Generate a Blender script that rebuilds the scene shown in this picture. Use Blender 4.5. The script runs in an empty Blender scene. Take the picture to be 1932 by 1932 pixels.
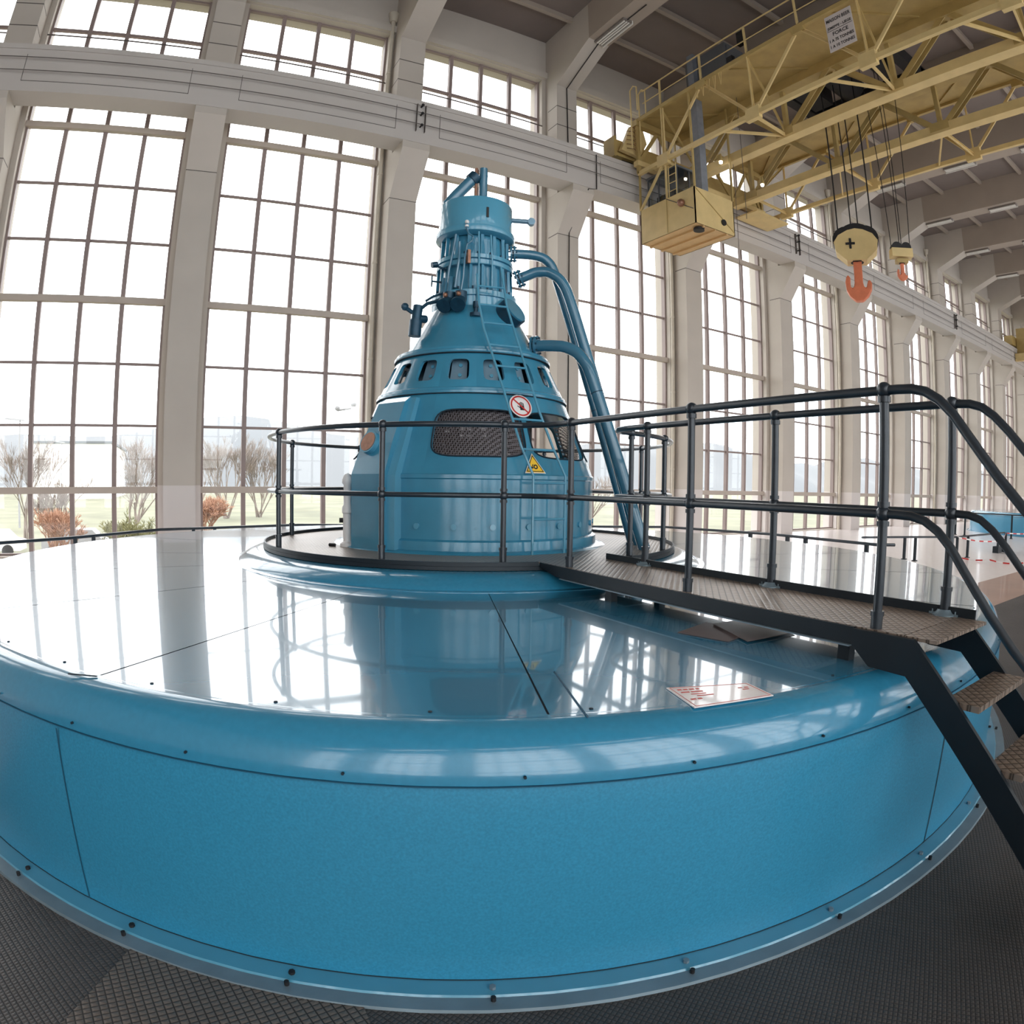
import bpy, math, random
from mathutils import Vector, Matrix
R = math.radians
random.seed(7)
sc = bpy.context.scene
C = sc.collection

# ---------------------------------------------------------------- camera
cam = bpy.data.cameras.new('camera')
cam.type = 'PANO'
cam.panorama_type = 'FISHEYE_LENS_POLYNOMIAL'
cam.sensor_width = 36.0
cam.fisheye_fov = R(180)
cam.fisheye_polynomial_k0 = 0.0
cam.fisheye_polynomial_k1 = -0.043782170770290646
cam.fisheye_polynomial_k2 = -7.165051849926352e-06
cam.fisheye_polynomial_k3 = 3.89915313520985e-06
cam.fisheye_polynomial_k4 = -8.889679311252814e-09
cam.clip_start = 0.05
cam.clip_end = 2000
co = bpy.data.objects.new('camera', cam)
C.objects.link(co)
YAW, PITCH, ROLL = 0.51259, -0.04546, 0.0143
fw = Vector((math.sin(YAW) * math.cos(PITCH), math.cos(YAW) * math.cos(PITCH), math.sin(PITCH)))
r0 = Vector((math.cos(YAW), -math.sin(YAW), 0))
u0 = r0.cross(fw)
rt = r0 * math.cos(ROLL) + u0 * math.sin(ROLL)
up = -r0 * math.sin(ROLL) + u0 * math.cos(ROLL)
co.matrix_world = Matrix(((rt.x, up.x, -fw.x, 0), (rt.y, up.y, -fw.y, 0), (rt.z, up.z, -fw.z, 0), (0, 0, 0, 1)))
sc.camera = co

# ---------------------------------------------------------------- world, daylight, exposure
sc.view_settings.view_transform = 'Standard'
sc.view_settings.look = 'None'
sc.view_settings.gamma = 1.0
sc.view_settings.use_curve_mapping = False
sc.view_settings.exposure = 0.0
w = bpy.data.worlds.new('overcast')
sc.world = w
w.use_nodes = True
nt = w.node_tree
bg = nt.nodes['Background']
tc = nt.nodes.new('ShaderNodeTexCoord')
sx = nt.nodes.new('ShaderNodeSeparateXYZ')
rp = nt.nodes.new('ShaderNodeValToRGB')
nt.links.new(tc.outputs['Generated'], sx.inputs[0])
nt.links.new(sx.outputs['Z'], rp.inputs[0])
nt.links.new(rp.outputs[0], bg.inputs[0])
rp.color_ramp.elements[0].position = 0.0
rp.color_ramp.elements[0].color = (0.86, 0.90, 0.93, 1)
rp.color_ramp.elements[1].position = 0.6
rp.color_ramp.elements[1].color = (1.0, 1.0, 1.0, 1)
SKY = 4.8
bg.inputs[1].default_value = SKY
try:
    sc.cycles.max_bounces = 10
    sc.cycles.diffuse_bounces = 6
    sc.cycles.glossy_bounces = 4
    sc.cycles.transparent_max_bounces = 16
    sc.cycles.caustics_reflective = False
    sc.cycles.caustics_refractive = False
    sc.cycles.sample_clamp_indirect = 6.0
    sc.cycles.use_denoising = True
except Exception:
    pass

def portal(name, cx, y, cz, sx_, sz_, face):
    l = bpy.data.lights.new(name, 'AREA')
    l.shape = 'RECTANGLE'
    l.size = sx_
    l.size_y = sz_
    l.energy = 1.0
    try:
        l.cycles.is_portal = True
    except Exception:
        return
    o = bpy.data.objects.new(name, l)
    C.objects.link(o)
    o.location = (cx, y, cz)
    o.rotation_euler = (R(-90) if face < 0 else R(90), 0, 0)

BAY, WX0, WY = 5.0, -2.4258, 15.78
YM = 3.1                                   # centre line of the hall
NB = list(range(-2, 13))
portal('window_daylight', 22.6, 16.3, 5.5, 75, 14.6, -1)
portal('window_daylight', 22.6, 2 * YM - 16.3, 5.5, 75, 14.6, 1)

# ---------------------------------------------------------------- materials
def nodes_of(m):
    m.use_nodes = True
    return m.node_tree, m.node_tree.nodes['Principled BSDF']

def s2l(c):
    return tuple((x / 12.92 if x <= 0.04045 else ((x + 0.055) / 1.055) ** 2.4) for x in c)

def mat(name, rgb, rough=0.5, metal=0.0, var=0.06, scale=3.0, bump=0.0, bscale=40.0, coat=0.0, crough=0.05, spec=0.5, stain=None):
    m = bpy.data.materials.new(name)
    t, b = nodes_of(m)
    L = t.links.new
    col = s2l([v / 255 for v in rgb])
    b.inputs['Roughness'].default_value = rough
    b.inputs['Metallic'].default_value = metal
    b.inputs['Specular IOR Level'].default_value = spec
    b.inputs['Coat Weight'].default_value = coat
    b.inputs['Coat Roughness'].default_value = crough
    tcn = t.nodes.new('ShaderNodeTexCoord')
    n = t.nodes.new('ShaderNodeTexNoise')
    n.inputs['Scale'].default_value = scale
    n.inputs['Detail'].default_value = 5
    L(tcn.outputs['Object'], n.inputs['Vector'])
    r = t.nodes.new('ShaderNodeValToRGB')
    r.color_ramp.elements[0].position = 0.3
    r.color_ramp.elements[1].position = 0.7
    st = stain or [max(0, c * (1 - 2 * var)) for c in col]
    r.color_ramp.elements[0].color = (*[c * (1 - var) for c in col], 1) if stain is None else (*s2l([v / 255 for v in stain]), 1)
    r.color_ramp.elements[1].color = (*[min(1, c * (1 + var)) for c in col], 1)
    L(n.outputs['Fac'], r.inputs[0])
    L(r.outputs[0], b.inputs['Base Color'])
    if bump:
        n2 = t.nodes.new('ShaderNodeTexNoise')
        n2.inputs['Scale'].default_value = bscale
        n2.inputs['Detail'].default_value = 3
        L(tcn.outputs['Object'], n2.inputs['Vector'])
        bp = t.nodes.new('ShaderNodeBump')
        bp.inputs['Strength'].default_value = bump
        bp.inputs['Distance'].default_value = 0.01
        L(n2.outputs['Fac'], bp.inputs['Height'])
        L(bp.outputs[0], b.inputs['Normal'])
        if coat:
            L(bp.outputs[0], b.inputs['Coat Normal'])
    return m

def chequer(name, lo, hi, pitch=0.06, rough=0.35, metal=0.5, ang=20, joint=0.0):
    """embossed plate: small raised lozenges between grooves, with plate joints"""
    m = bpy.data.materials.new(name)
    t, b = nodes_of(m)
    L = t.links.new
    tcn = t.nodes.new('ShaderNodeTexCoord')
    mp = t.nodes.new('ShaderNodeMapping')
    mp.inputs['Rotation'].default_value = (0, 0, R(ang))
    L(tcn.outputs['Object'], mp.inputs['Vector'])
    sep = t.nodes.new('ShaderNodeSeparateXYZ')
    L(mp.outputs[0], sep.inputs[0])
    def line(sock, f):
        a = t.nodes.new('ShaderNodeMath'); a.operation = 'MULTIPLY'; a.inputs[1].default_value = f
        L(sock, a.inputs[0])
        s = t.nodes.new('ShaderNodeMath'); s.operation = 'SINE'
        L(a.outputs[0], s.inputs[0])
        q = t.nodes.new('ShaderNodeMath'); q.operation = 'ABSOLUTE'
        L(s.outputs[0], q.inputs[0])
        return q.outputs[0]
    f = math.pi / pitch
    a = line(sep.outputs['X'], f)
    c = line(sep.outputs['Y'], f * 0.8)
    mn = t.nodes.new('ShaderNodeMath'); mn.operation = 'MINIMUM'
    L(a, mn.inputs[0]); L(c, mn.inputs[1])
    r = t.nodes.new('ShaderNodeValToRGB')
    r.color_ramp.elements[0].position = 0.08
    r.color_ramp.elements[0].color = (*s2l([v / 255 for v in lo]), 1)
    r.color_ramp.elements[1].position = 0.4
    r.color_ramp.elements[1].color = (*s2l([v / 255 for v in hi]), 1)
    L(mn.outputs[0], r.inputs[0])
    n = t.nodes.new('ShaderNodeTexNoise'); n.inputs['Scale'].default_value = 1.3; n.inputs['Detail'].default_value = 6
    L(tcn.outputs['Object'], n.inputs['Vector'])
    mr = t.nodes.new('ShaderNodeMapRange')
    mr.inputs['From Min'].default_value = 0.3; mr.inputs['From Max'].default_value = 0.7
    mr.inputs['To Min'].default_value = 0.72; mr.inputs['To Max'].default_value = 1.15
    L(n.outputs['Fac'], mr.inputs['Value'])
    mx = t.nodes.new('ShaderNodeMix'); mx.data_type = 'RGBA'; mx.blend_type = 'MULTIPLY'
    mx.inputs[0].default_value = 1.0
    L(r.outputs[0], mx.inputs[6]); L(mr.outputs[0], mx.inputs[7])
    L(mx.outputs[2], b.inputs['Base Color'])
    bp = t.nodes.new('ShaderNodeBump'); bp.inputs['Strength'].default_value = 0.6; bp.inputs['Distance'].default_value = 0.004
    L(mn.outputs[0], bp.inputs['Height'])
    L(bp.outputs[0], b.inputs['Normal'])
    b.inputs['Roughness'].default_value = rough
    b.inputs['Metallic'].default_value = metal
    return m

def emis(name, rgb, s):
    m = bpy.data.materials.new(name)
    t, b = nodes_of(m)
    b.inputs['Base Color'].default_value = (*rgb, 1)
    b.inputs['Emission Color'].default_value = (*rgb, 1)
    b.inputs['Emission Strength'].default_value = s
    return m

def glassm(name, tint=(0.97, 0.98, 0.98), refl=0.06):
    m = bpy.data.materials.new(name)
    m.use_nodes = True
    t = m.node_tree
    t.nodes.clear()
    o = t.nodes.new('ShaderNodeOutputMaterial')
    a = t.nodes.new('ShaderNodeBsdfTransparent'); a.inputs[0].default_value = (*tint, 1)
    g = t.nodes.new('ShaderNodeBsdfGlossy'); g.inputs['Roughness'].default_value = 0.02
    x = t.nodes.new('ShaderNodeMixShader'); x.inputs[0].default_value = refl
    t.links.new(a.outputs[0], x.inputs[1]); t.links.new(g.outputs[0], x.inputs[2]); t.links.new(x.outputs[0], o.inputs[0])
    return m

def meshm(name, rgb, scale=70):
    """perforated sheet: round holes in a thin dark metal sheet"""
    m = bpy.data.materials.new(name)
    t, b = nodes_of(m)
    L = t.links.new
    tcn = t.nodes.new('ShaderNodeTexCoord')
    v = t.nodes.new('ShaderNodeTexVoronoi'); v.inputs['Scale'].default_value = scale; v.inputs['Randomness'].default_value = 0.0
    L(tcn.outputs['Object'], v.inputs['Vector'])
    g = t.nodes.new('ShaderNodeMath'); g.operation = 'GREATER_THAN'; g.inputs[1].default_value = 0.42
    L(v.outputs['Distance'], g.inputs[0])
    L(g.outputs[0], b.inputs['Alpha'])
    b.inputs['Base Color'].default_value = (*s2l([q / 255 for q in rgb]), 1)
    b.inputs['Metallic'].default_value = 0.6
    b.inputs['Roughness'].default_value = 0.4
    return m

M = {}
M['wall'] = mat('wall_paint', (190, 181, 171), 0.8, var=0.035, scale=1.2, bump=0.05, bscale=30)
M['dado'] = mat('dado_paint', (210, 202, 198), 0.6, var=0.02, scale=1.2)
M['ceil'] = mat('ceiling_concrete', (128, 116, 110), 0.9, var=0.07, scale=0.8)
M['beam'] = mat('roof_beam_paint', (166, 153, 141), 0.85, var=0.05, scale=0.9)
M['runway'] = mat('runway_beam_paint', (192, 185, 179), 0.8, var=0.03, scale=0.8)
M['groove'] = mat('joint_dark', (92, 84, 80), 0.9)
M['frame'] = mat('window_frame_paint', (142, 126, 122), 0.55, var=0.04)
M['framel'] = mat('window_rail_paint', (182, 169, 158), 0.55, var=0.04)
M['glass'] = glassm('window_glass')
M['cabglass'] = glassm('cab_glass', (0.55, 0.6, 0.65), 0.12)
M['blue'] = mat('blue_paint_side', (50, 138, 174), 0.30, var=0.13, scale=110, bump=0.05, bscale=120, coat=0.4, crough=0.12)
M['bluerim'] = mat('blue_paint_rim', (50, 136, 172), 0.22, var=0.05, scale=40, bump=0.015, bscale=8, coat=1.0, crough=0.085)
M['bluetop'] = mat('blue_paint_cover', (62, 134, 168), 0.22, var=0.03, scale=1.1, bump=0.02, bscale=1.6, coat=1.0, crough=0.04, spec=0.6)
M['bluetop'].node_tree.nodes['Principled BSDF'].inputs['Coat IOR'].default_value = 1.62
M['bluetower'] = mat('blue_paint_tower', (58, 134, 164), 0.26, var=0.13, scale=2.5, bump=0.04, bscale=60, coat=0.7, crough=0.10)
M['bluelight'] = mat('blue_paint_light', (82, 152, 180), 0.25, var=0.07, coat=0.7)
M['bluepipe'] = mat('blue_paint_pipe', (60, 116, 142), 0.24, var=0.06, coat=0.9, crough=0.05)
M['bluedark'] = mat('oily_blue_metal', (30, 66, 86), 0.4, metal=0.3, var=0.25, scale=14)
M['greyblue'] = mat('grey_blue_plate', (120, 150, 168), 0.4, metal=0.3, var=0.08)
M['flange'] = mat('worn_grey_flange', (128, 146, 156), 0.45, metal=0.4, var=0.12, scale=5, bump=0.1, bscale=30)
M['seamblue'] = mat('dark_blue_joint', (26, 82, 108), 0.6)  # dark blue of the thin seam lines on the drum
M['seam'] = mat('dark_seam', (22, 40, 52), 0.8)
M['rail'] = mat('dark_rail_paint', (44, 52, 60), 0.33, metal=0.2, var=0.15, scale=9, coat=0.4, crough=0.15)
M['steel'] = mat('dark_steel_paint', (26, 36, 44), 0.45, metal=0.2, var=0.12, scale=4)
M['deck'] = chequer('walkway_chequer_plate', (84, 73, 65), (160, 143, 130), 0.035, 0.38, 0.35, 45)
M['floorplate'] = chequer('floor_chequer_plate', (52, 50, 50), (92, 87, 85), 0.017, 0.5, 0.3, 62)
M['floorplate2'] = chequer('worn_floor_plate', (50, 45, 42), (126, 115, 107), 0.024, 0.5, 0.3, 80)
M['floor'] = mat('polished_terrazzo', (236, 227, 225), 0.3, var=0.03, scale=6, coat=0.3, crough=0.12)
M['brown'] = mat('brown_floor_strip', (158, 120, 104), 0.35, var=0.12, scale=1.2, coat=0.3)
M['yellow'] = mat('crane_yellow', (178, 153, 97), 0.5, var=0.11, scale=2.2)
M['yellowl'] = mat('crane_cream', (214, 188, 132), 0.5, var=0.08, scale=2.5)
M['yellowb'] = mat('crane_ochre_floor', (206, 170, 120), 0.55, var=0.08, scale=3)
M['black'] = mat('black_grease', (24, 22, 24), 0.6, var=0.2, scale=8)
M['rope'] = mat('wire_rope', (30, 28, 30), 0.5, metal=0.4)
M['orange'] = mat('hook_orange', (214, 120, 84), 0.45, var=0.1, scale=6)
M['mastgrey'] = mat('grey_mast_paint', (124, 128, 136), 0.5, var=0.12, scale=6)
M['cabgrey'] = mat('grey_cubicle_paint', (98, 100, 104), 0.55, var=0.06)
M['dark'] = mat('dark_brown_interior', (58, 44, 40), 0.6, var=0.2, scale=12)
M['mesh'] = meshm('perforated_guard', (108, 104, 108), 58)
M['white'] = mat('white_enamel', (232, 228, 226), 0.3, var=0.02)
M['paper'] = mat('white_notice_sheet', (240, 232, 230), 0.25, var=0.02, coat=0.6)
M['pink'] = mat('red_print', (208, 90, 84), 0.5)
M['papershade'] = mat('shaded_notice_sheet', (110, 96, 94), 0.35, var=0.1, scale=9)  # notice paper under the bridge, its shade put into the brown colour
M['red'] = mat('red_enamel', (196, 40, 38), 0.4)
M['amber'] = mat('yellow_enamel', (244, 196, 48), 0.4, var=0.02)
M['ink'] = mat('black_ink', (24, 24, 26), 0.6)
M['signgrey'] = mat('sign_plate_white', (206, 196, 192), 0.5, var=0.04)
M['lamp'] = mat('lamp_diffuser', (226, 222, 216), 0.3)
M['lampbox'] = mat('lamp_housing', (120, 112, 106), 0.5)
M['bulb'] = emis('lit_bulb', (1.0, 0.97, 0.9), 14)
M['downpipe'] = mat('downpipe_paint', (204, 194, 178), 0.5)
M['copper'] = mat('copper_spark_face', (150, 110, 90), 0.4, metal=0.6, var=0.2, scale=20)
M['ground'] = mat('outside_ground', (112, 112, 92), 0.95, var=0.25, scale=0.15)
M['bark'] = mat('pale_bark', (142, 130, 122), 0.9, var=0.1)
M['shrub'] = mat('rusty_twigs', (172, 132, 108), 0.9, var=0.12)
M['shrubg'] = mat('olive_twigs', (128, 124, 84), 0.9, var=0.12)
M['hill'] = mat('hazy_hill', (104, 107, 110), 1.0, var=0.05, scale=0.01)
M['bldg'] = mat('white_render', (236, 234, 230), 0.8, var=0.01)
M['lampost'] = mat('lamp_post_grey', (150, 150, 152), 0.6)

# ---------------------------------------------------------------- mesh building
class MB:
    def __init__(s, mirror=False):
        s.v = []; s.f = []; s.mirror = mirror
    def add(s, vs, fs):
        o = len(s.v)
        s.v += [tuple(p) for p in vs]
        s.f += [tuple(i + o for i in f) for f in fs]
        return s
    def box(s, x0, x1, y0, y1, z0, z1):
        vs = [(x, y, z) for z in (z0, z1) for y in (y0, y1) for x in (x0, x1)]
        return s.add(vs, [(0, 2, 3, 1), (4, 5, 7, 6), (0, 1, 5, 4), (2, 6, 7, 3), (0, 4, 6, 2), (1, 3, 7, 5)])
    def obox(s, c, ax, ay, az, hx, hy, hz):
        c = Vector(c)
        vs = [c + ax * (sx_ * hx) + ay * (sy_ * hy) + az * (sz_ * hz) for sz_ in (-1, 1) for sy_ in (-1, 1) for sx_ in (-1, 1)]
        return s.add(vs, [(0, 2, 3, 1), (4, 5, 7, 6), (0, 1, 5, 4), (2, 6, 7, 3), (0, 4, 6, 2), (1, 3, 7, 5)])
    def bar(s, p, q, wd, ht, upv=(0, 0, 1)):
        p = Vector(p); q = Vector(q)
        d = (q - p)
        if d.length < 1e-6: return s
        ax = d.normalized()
        u = Vector(upv)
        if abs(ax.dot(u)) > 0.98: u = Vector((1, 0, 0))
        ay = u.cross(ax).normalized(); az = ax.cross(ay).normalized()
        return s.obox((p + q) / 2, ax, ay, az, d.length / 2, wd / 2, ht / 2)
    def angle(s, p, q, wd, t=0.015, upv=(0, 0, 1)):
        """channel section member"""
        p = Vector(p); q = Vector(q)
        ax = (q - p).normalized(); u = Vector(upv)
        if abs(ax.dot(u)) > 0.98: u = Vector((1, 0, 0))
        ay = u.cross(ax).normalized(); az = ax.cross(ay).normalized()
        c = (p + q) / 2; h = (q - p).length / 2
        s.obox(c, ax, ay, az, h, t / 2, wd / 2)
        s.obox(c + az * (wd / 2) + ay * (wd / 4), ax, ay, az, h, wd / 4, t / 2)
        s.obox(c - az * (wd / 2) + ay * (wd / 4), ax, ay, az, h, wd / 4, t / 2)
        return s
    def tube(s, path, r, n=10, closed=False, cap=True):
        P = [Vector(p) for p in path]
        m = len(P)
        rs = r if isinstance(r, (list, tuple)) else [r] * m
        base = len(s.v)
        prev = None
        for i in range(m):
            if closed: d = P[(i + 1) % m] - P[i - 1]
            else: d = P[min(i + 1, m - 1)] - P[max(i - 1, 0)]
            d.normalize()
            if prev is None:
                a = Vector((0, 0, 1)) if abs(d.z) < 0.9 else Vector((1, 0, 0))
                a = (a - d * a.dot(d)).normalized()
            else:
                a = (prev - d * prev.dot(d)).normalized()
            prev = a
            b = d.cross(a)
            for k in range(n):
                t = 2 * math.pi * k / n
                s.v.append(tuple(P[i] + (a * math.cos(t) + b * math.sin(t)) * rs[i]))
        for i in range(m if closed else m - 1):
            for k in range(n):
                j = (i + 1) % m
                s.f.append((base + i * n + k, base + i * n + (k + 1) % n, base + j * n + (k + 1) % n, base + j * n + k))
        if cap and not closed:
            s.f.append(tuple(base + k for k in reversed(range(n))))
            s.f.append(tuple(base + (m - 1) * n + k for k in range(n)))
        return s
    def cyl(s, p, q, r, n=16, r2=None):
        return s.tube([p, q], [r, r if r2 is None else r2], n)
    def ball(s, c, r, n=10, m=6, sz=1.0):
        c = Vector(c)
        prof = [(r * math.sin(math.pi * i / m), -r * sz * math.cos(math.pi * i / m)) for i in range(m + 1)]
        return s.lathe(prof, c, n)
    def lathe(s, prof, c, n=64, a0=0.0, a1=360.0):
        c = Vector(c)
        full = abs(a1 - a0 - 360) < 1e-6
        m = n if full else n + 1
        base = len(s.v)
        for rr, z in prof:
            for k in range(m):
                t = R(a0 + (a1 - a0) * k / n)
                s.v.append((c.x + rr * math.cos(t), c.y + rr * math.sin(t), c.z + z))
        for i in range(len(prof) - 1):
            for k in range(n):
                k2 = (k + 1) % m if full else k + 1
                s.f.append((base + i * m + k, base + i * m + k2, base + (i + 1) * m + k2, base + (i + 1) * m + k))
        return s
    def prism(s, poly, ax, ay, o, d):
        """polygon in the ax/ay plane at o, extruded by vector d"""
        o = Vector(o); d = Vector(d); ax = Vector(ax); ay = Vector(ay)
        n = len(poly)
        vs = [o + ax * a + ay * b for a, b in poly] + [o + ax * a + ay * b + d for a, b in poly]
        fs = [tuple(reversed(range(n))), tuple(range(n, 2 * n))] + [(i, (i + 1) % n, n + (i + 1) % n, n + i) for i in range(n)]
        return s.add(vs, fs)
    def build(s, name, m, parent=None, ang=35, recenter=True, fix=False):
        vs = s.v; fs = s.f
        if s.mirror:
            vs = [(x, 2 * YM - y, z) for x, y, z in vs]
            fs = [tuple(reversed(f)) for f in fs]
        lo = [min(p[i] for p in vs) for i in range(3)]; hi = [max(p[i] for p in vs) for i in range(3)]
        c = Vector(((lo[0] + hi[0]) / 2, (lo[1] + hi[1]) / 2, lo[2])) if recenter else Vector((0, 0, 0))
        me = bpy.data.meshes.new(name)
        me.from_pydata([(p[0] - c.x, p[1] - c.y, p[2] - c.z) for p in vs], [], fs)
        me.materials.append(m)
        if ang:
            me.polygons.foreach_set('use_smooth', [True] * len(me.polygons))
            me.set_sharp_from_angle(angle=R(ang))
        me.update()
        if fix:
            import bmesh
            bm = bmesh.new(); bm.from_mesh(me)
            bmesh.ops.recalc_face_normals(bm, faces=bm.faces)
            bm.to_mesh(me); bm.free()
        return place(bpy.data.objects.new(name, me), c, parent)

def each(mb, name, m, parent=None, ang=35, **k):
    """every connected piece of the builder becomes an object of its own"""
    par = list(range(len(mb.v)))
    def fd(i):
        while par[i] != i:
            par[i] = par[par[i]]; i = par[i]
        return i
    for f in mb.f:
        for j in f[1:]:
            a, b_ = fd(f[0]), fd(j)
            if a != b_: par[b_] = a
    comp = {}
    for f in mb.f:
        comp.setdefault(fd(f[0]), []).append(f)
    out = []
    for fs in comp.values():
        q = MB(mb.mirror); ix = {}
        for f in fs:
            for j in f:
                if j not in ix:
                    ix[j] = len(q.v); q.v.append(mb.v[j])
            q.f.append(tuple(ix[j] for j in f))
        out.append(q.build(name, m, parent, ang, **k))
    return out

WL = {}
def place(o, c, parent=None):
    C.objects.link(o)
    c = Vector(c)
    WL[o] = c
    if parent is not None:
        o.parent = parent
        o.location = c - WL[parent]
    else:
        o.location = c
    return o

def tag(o, label, cat, group=None, kind=None):
    if label: o['label'] = label
    if cat: o['category'] = cat
    if group: o['group'] = group
    if kind: o['kind'] = kind
    return o

def empty(name, loc, label=None, cat=None, group=None, kind=None, parent=None):
    o = bpy.data.objects.new(name, None)
    o.empty_display_size = 0.2
    place(o, loc, parent)
    return tag(o, label, cat, group, kind)

def struct(o):
    o['kind'] = 'structure'
    return o

def dup(o, loc=None, parent=None, label=None, group=None):
    c = o.copy()
    C.objects.link(c)
    if parent is not None: c.parent = parent
    if loc is not None: c.location = loc
    if label: c['label'] = label
    if group: c['group'] = group
    for ch in o.children:
        dup(ch, None, c)
    return c

def text_mesh(body, size, m, parent, origin, ax, ay, name='lettering', align='LEFT', bold=0.0):
    cu = bpy.data.curves.new('t', 'FONT')
    cu.body = body; cu.size = size; cu.extrude = 0.001; cu.align_x = align; cu.offset = bold
    cu.resolution_u = 2
    to = bpy.data.objects.new('t', cu)
    me = bpy.data.meshes.new_from_object(to)
    bpy.data.objects.remove(to)
    ax = Vector(ax).normalized(); ay = Vector(ay).normalized(); az = ax.cross(ay)
    o0 = Vector(origin)
    me.transform(Matrix(((ax.x, ay.x, az.x, 0), (ax.y, ay.y, az.y, 0), (ax.z, ay.z, az.z, 0), (0, 0, 0, 1))))
    me.materials.clear(); me.materials.append(m)
    me.name = name
    return place(bpy.data.objects.new(name, me), o0, parent)

ZF = -1.70
AX, AY = 2.8552, 5.9460
A = Vector((AX, AY, 0))
def pol(az, r, z=0.0):
    return Vector((AX + r * math.cos(R(az)), AY + r * math.sin(R(az)), z))

# ================================================================ STRUCTURE
X_L, X_R = WX0 + (NB[0] - .5) * BAY, WX0 + (NB[-1] + .5) * BAY
YB = 2 * YM - 16.2
struct(MB().box(X_L - 1, X_R + 1, 4.7, 16.2, ZF - .3, ZF).box(16.0, X_R + 1, YB, 4.7, ZF - .3, ZF).build('floor', M['floor']))
struct(MB().box(X_L - 1, 16.0, YB, 3.5, ZF - .3, ZF).build('floor_plating', M['floorplate'])).name = 'floor'
struct(MB().box(X_L - 1, 16.0, 3.5, 4.7, ZF - .3, ZF).build('trim_1', M['brown']))
# worn lighter plate let into the floor at the left
ob = MB()
ob.prism([(-.30, 2.25), (-.36, 2.16), (-.58, 1.82), (-1.05, 1.1), (-1.2, -.6), (.25, -.6), (.40, 1.58), (.42, 1.9)], (1, 0, 0), (0, 1, 0), (0, 0, ZF), (0, 0, 0.006))
wp = struct(ob.build('trim_2', M['floorplate2'], ang=None))

ZT = [8.434, 6.951, 5.542, 4.102, 2.643, 1.233, -0.225]
HEAVY = {8.434, 4.102, -0.225}
GW = 1.9633

def wall(side, mirror):
    b = MB(mirror)
    for k in NB[:-1] + [NB[-1]]:
        xc = WX0 + (k + .5) * BAY
        b.box(xc - .5, xc + .5, 15.503, 16.195, -.12, 14.29)
    xl = WX0 + (NB[0] - .5) * BAY
    b.box(xl - .5, xl + .5, 15.503, 16.195, -.12, 14.29)
    b.box(X_L - .5, X_R + .5, 15.5, 16.2, 12.70, 14.3)
    b.box(X_L - .5, X_R + .5, 15.5, 16.2, 9.7, 10.55)
    b.box(X_L - .5, X_R + .5, 15.38, 15.55, 12.72, 12.95)
    b.box(X_L - .5, X_R + .5, 15.5, 16.2, ZF - .3, ZF + .03)
    root = struct(b.build('wall_' + side, M['wall'], ang=None))
    d = MB(mirror)
    for k in [NB[0] - 1] + NB:
        xc = WX0 + (k + .5) * BAY
        d.box(xc - .5, xc + .5, 15.5, 16.2, ZF, -.12)
    d.build('dado', M['dado'], root, ang=None)
    for k in [NB[0] - 1] + NB:
        xc = WX0 + (k + .5) * BAY
        p = MB(mirror)
        # shaft with corbel that carries the crane runway
        prof = [(15.55, -.12), (14.85, -.12), (14.85, 7.12), (14.07, 8.22), (14.07, 8.4), (15.55, 8.4)]
        p.prism(prof, (0, 1, 0), (0, 0, 1), (xc - .36, 0, 0), (.72, 0, 0))
        # column above the runway
        p.prism([(15.55, 8.402), (14.87, 8.402), (14.87, 12.2), (13.152, 12.928), (13.152, 14.245), (15.55, 14.245)], (0, 1, 0), (0, 0, 1), (xc - .36, 0, 0), (.72, 0, 0))
        pl = p.build('pilaster', M['wall'], root, ang=None, fix=True)
        q = MB(mirror); q.box(xc - .36, xc + .36, 14.85, 15.55, ZF, -.12)
        q.build('pilaster_base', M['dado'], pl, ang=None)
        g = MB(mirror)
        for z, y in ((7.12, 14.846), (10.75, 14.866), (11.42, 14.866)):
            g.box(xc - .362, xc + .362, y, y + .5, z - .012, z + .012)
        g.build('joint', M['groove'], pl, ang=None)
    rb = MB(mirror)
    rb.box(X_L, X_R, 14.05, 14.73, 8.4, 9.5)
    rb.box(X_L, X_R, 14.02, 14.76, 9.5, 9.63)
    rbo = rb.build('runway_beam', M['runway'], root, ang=None)
    g = MB(mirror)
    for k in NB:
        x0 = WX0 + k * BAY - 1.92; x1 = x0 + 3.84
        g.box(x0, x1, 14.044, 14.06, 8.655, 8.668)
        g.box(x0, x0 + .012, 14.044, 14.06, 8.655, 9.36)
        g.box(x1 - .012, x1, 14.044, 14.06, 8.655, 9.36)
    g.build('panel_joint', M['groove'], rbo, ang=None)
    MB(mirror).box(X_L, X_R, 14.33, 14.43, 9.63, 9.72).build('crane_rail', M['groove'], rbo, ang=None)
    return root

wb = wall('back', False)
wf = wall('front', True)
for nm, x in (('wall_left', X_L), ('wall_right', X_R)):
    struct(MB().box(x - .4 if x < 0 else x, x if x < 0 else x + .4, 2 * YM - 15.5, 15.5, ZF, 14.3).build(nm, M['wall'], ang=None))

# roof: slab, cross beams at every column line, ribs along the hall
cl = struct(MB().box(X_L - .5, X_R + .5, 2 * YM - 16.2, 16.2, 14.25, 14.6).build('ceiling', M['ceil'], ang=None))
for k in [NB[0] - 1] + NB:
    xc = WX0 + (k + .5) * BAY
    MB().box(xc - .361, xc + .361, 2 * YM - 13.15, 13.15, 12.93, 14.26).build('roof_beam', M['beam'], cl, ang=None)
for i in range(12):
    y = 14.0 - 2 * i
    MB().box(X_L, X_R, y - .07, y + .07, 14.08, 14.26).build('roof_rib', M['beam'], cl, ang=None)

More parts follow.
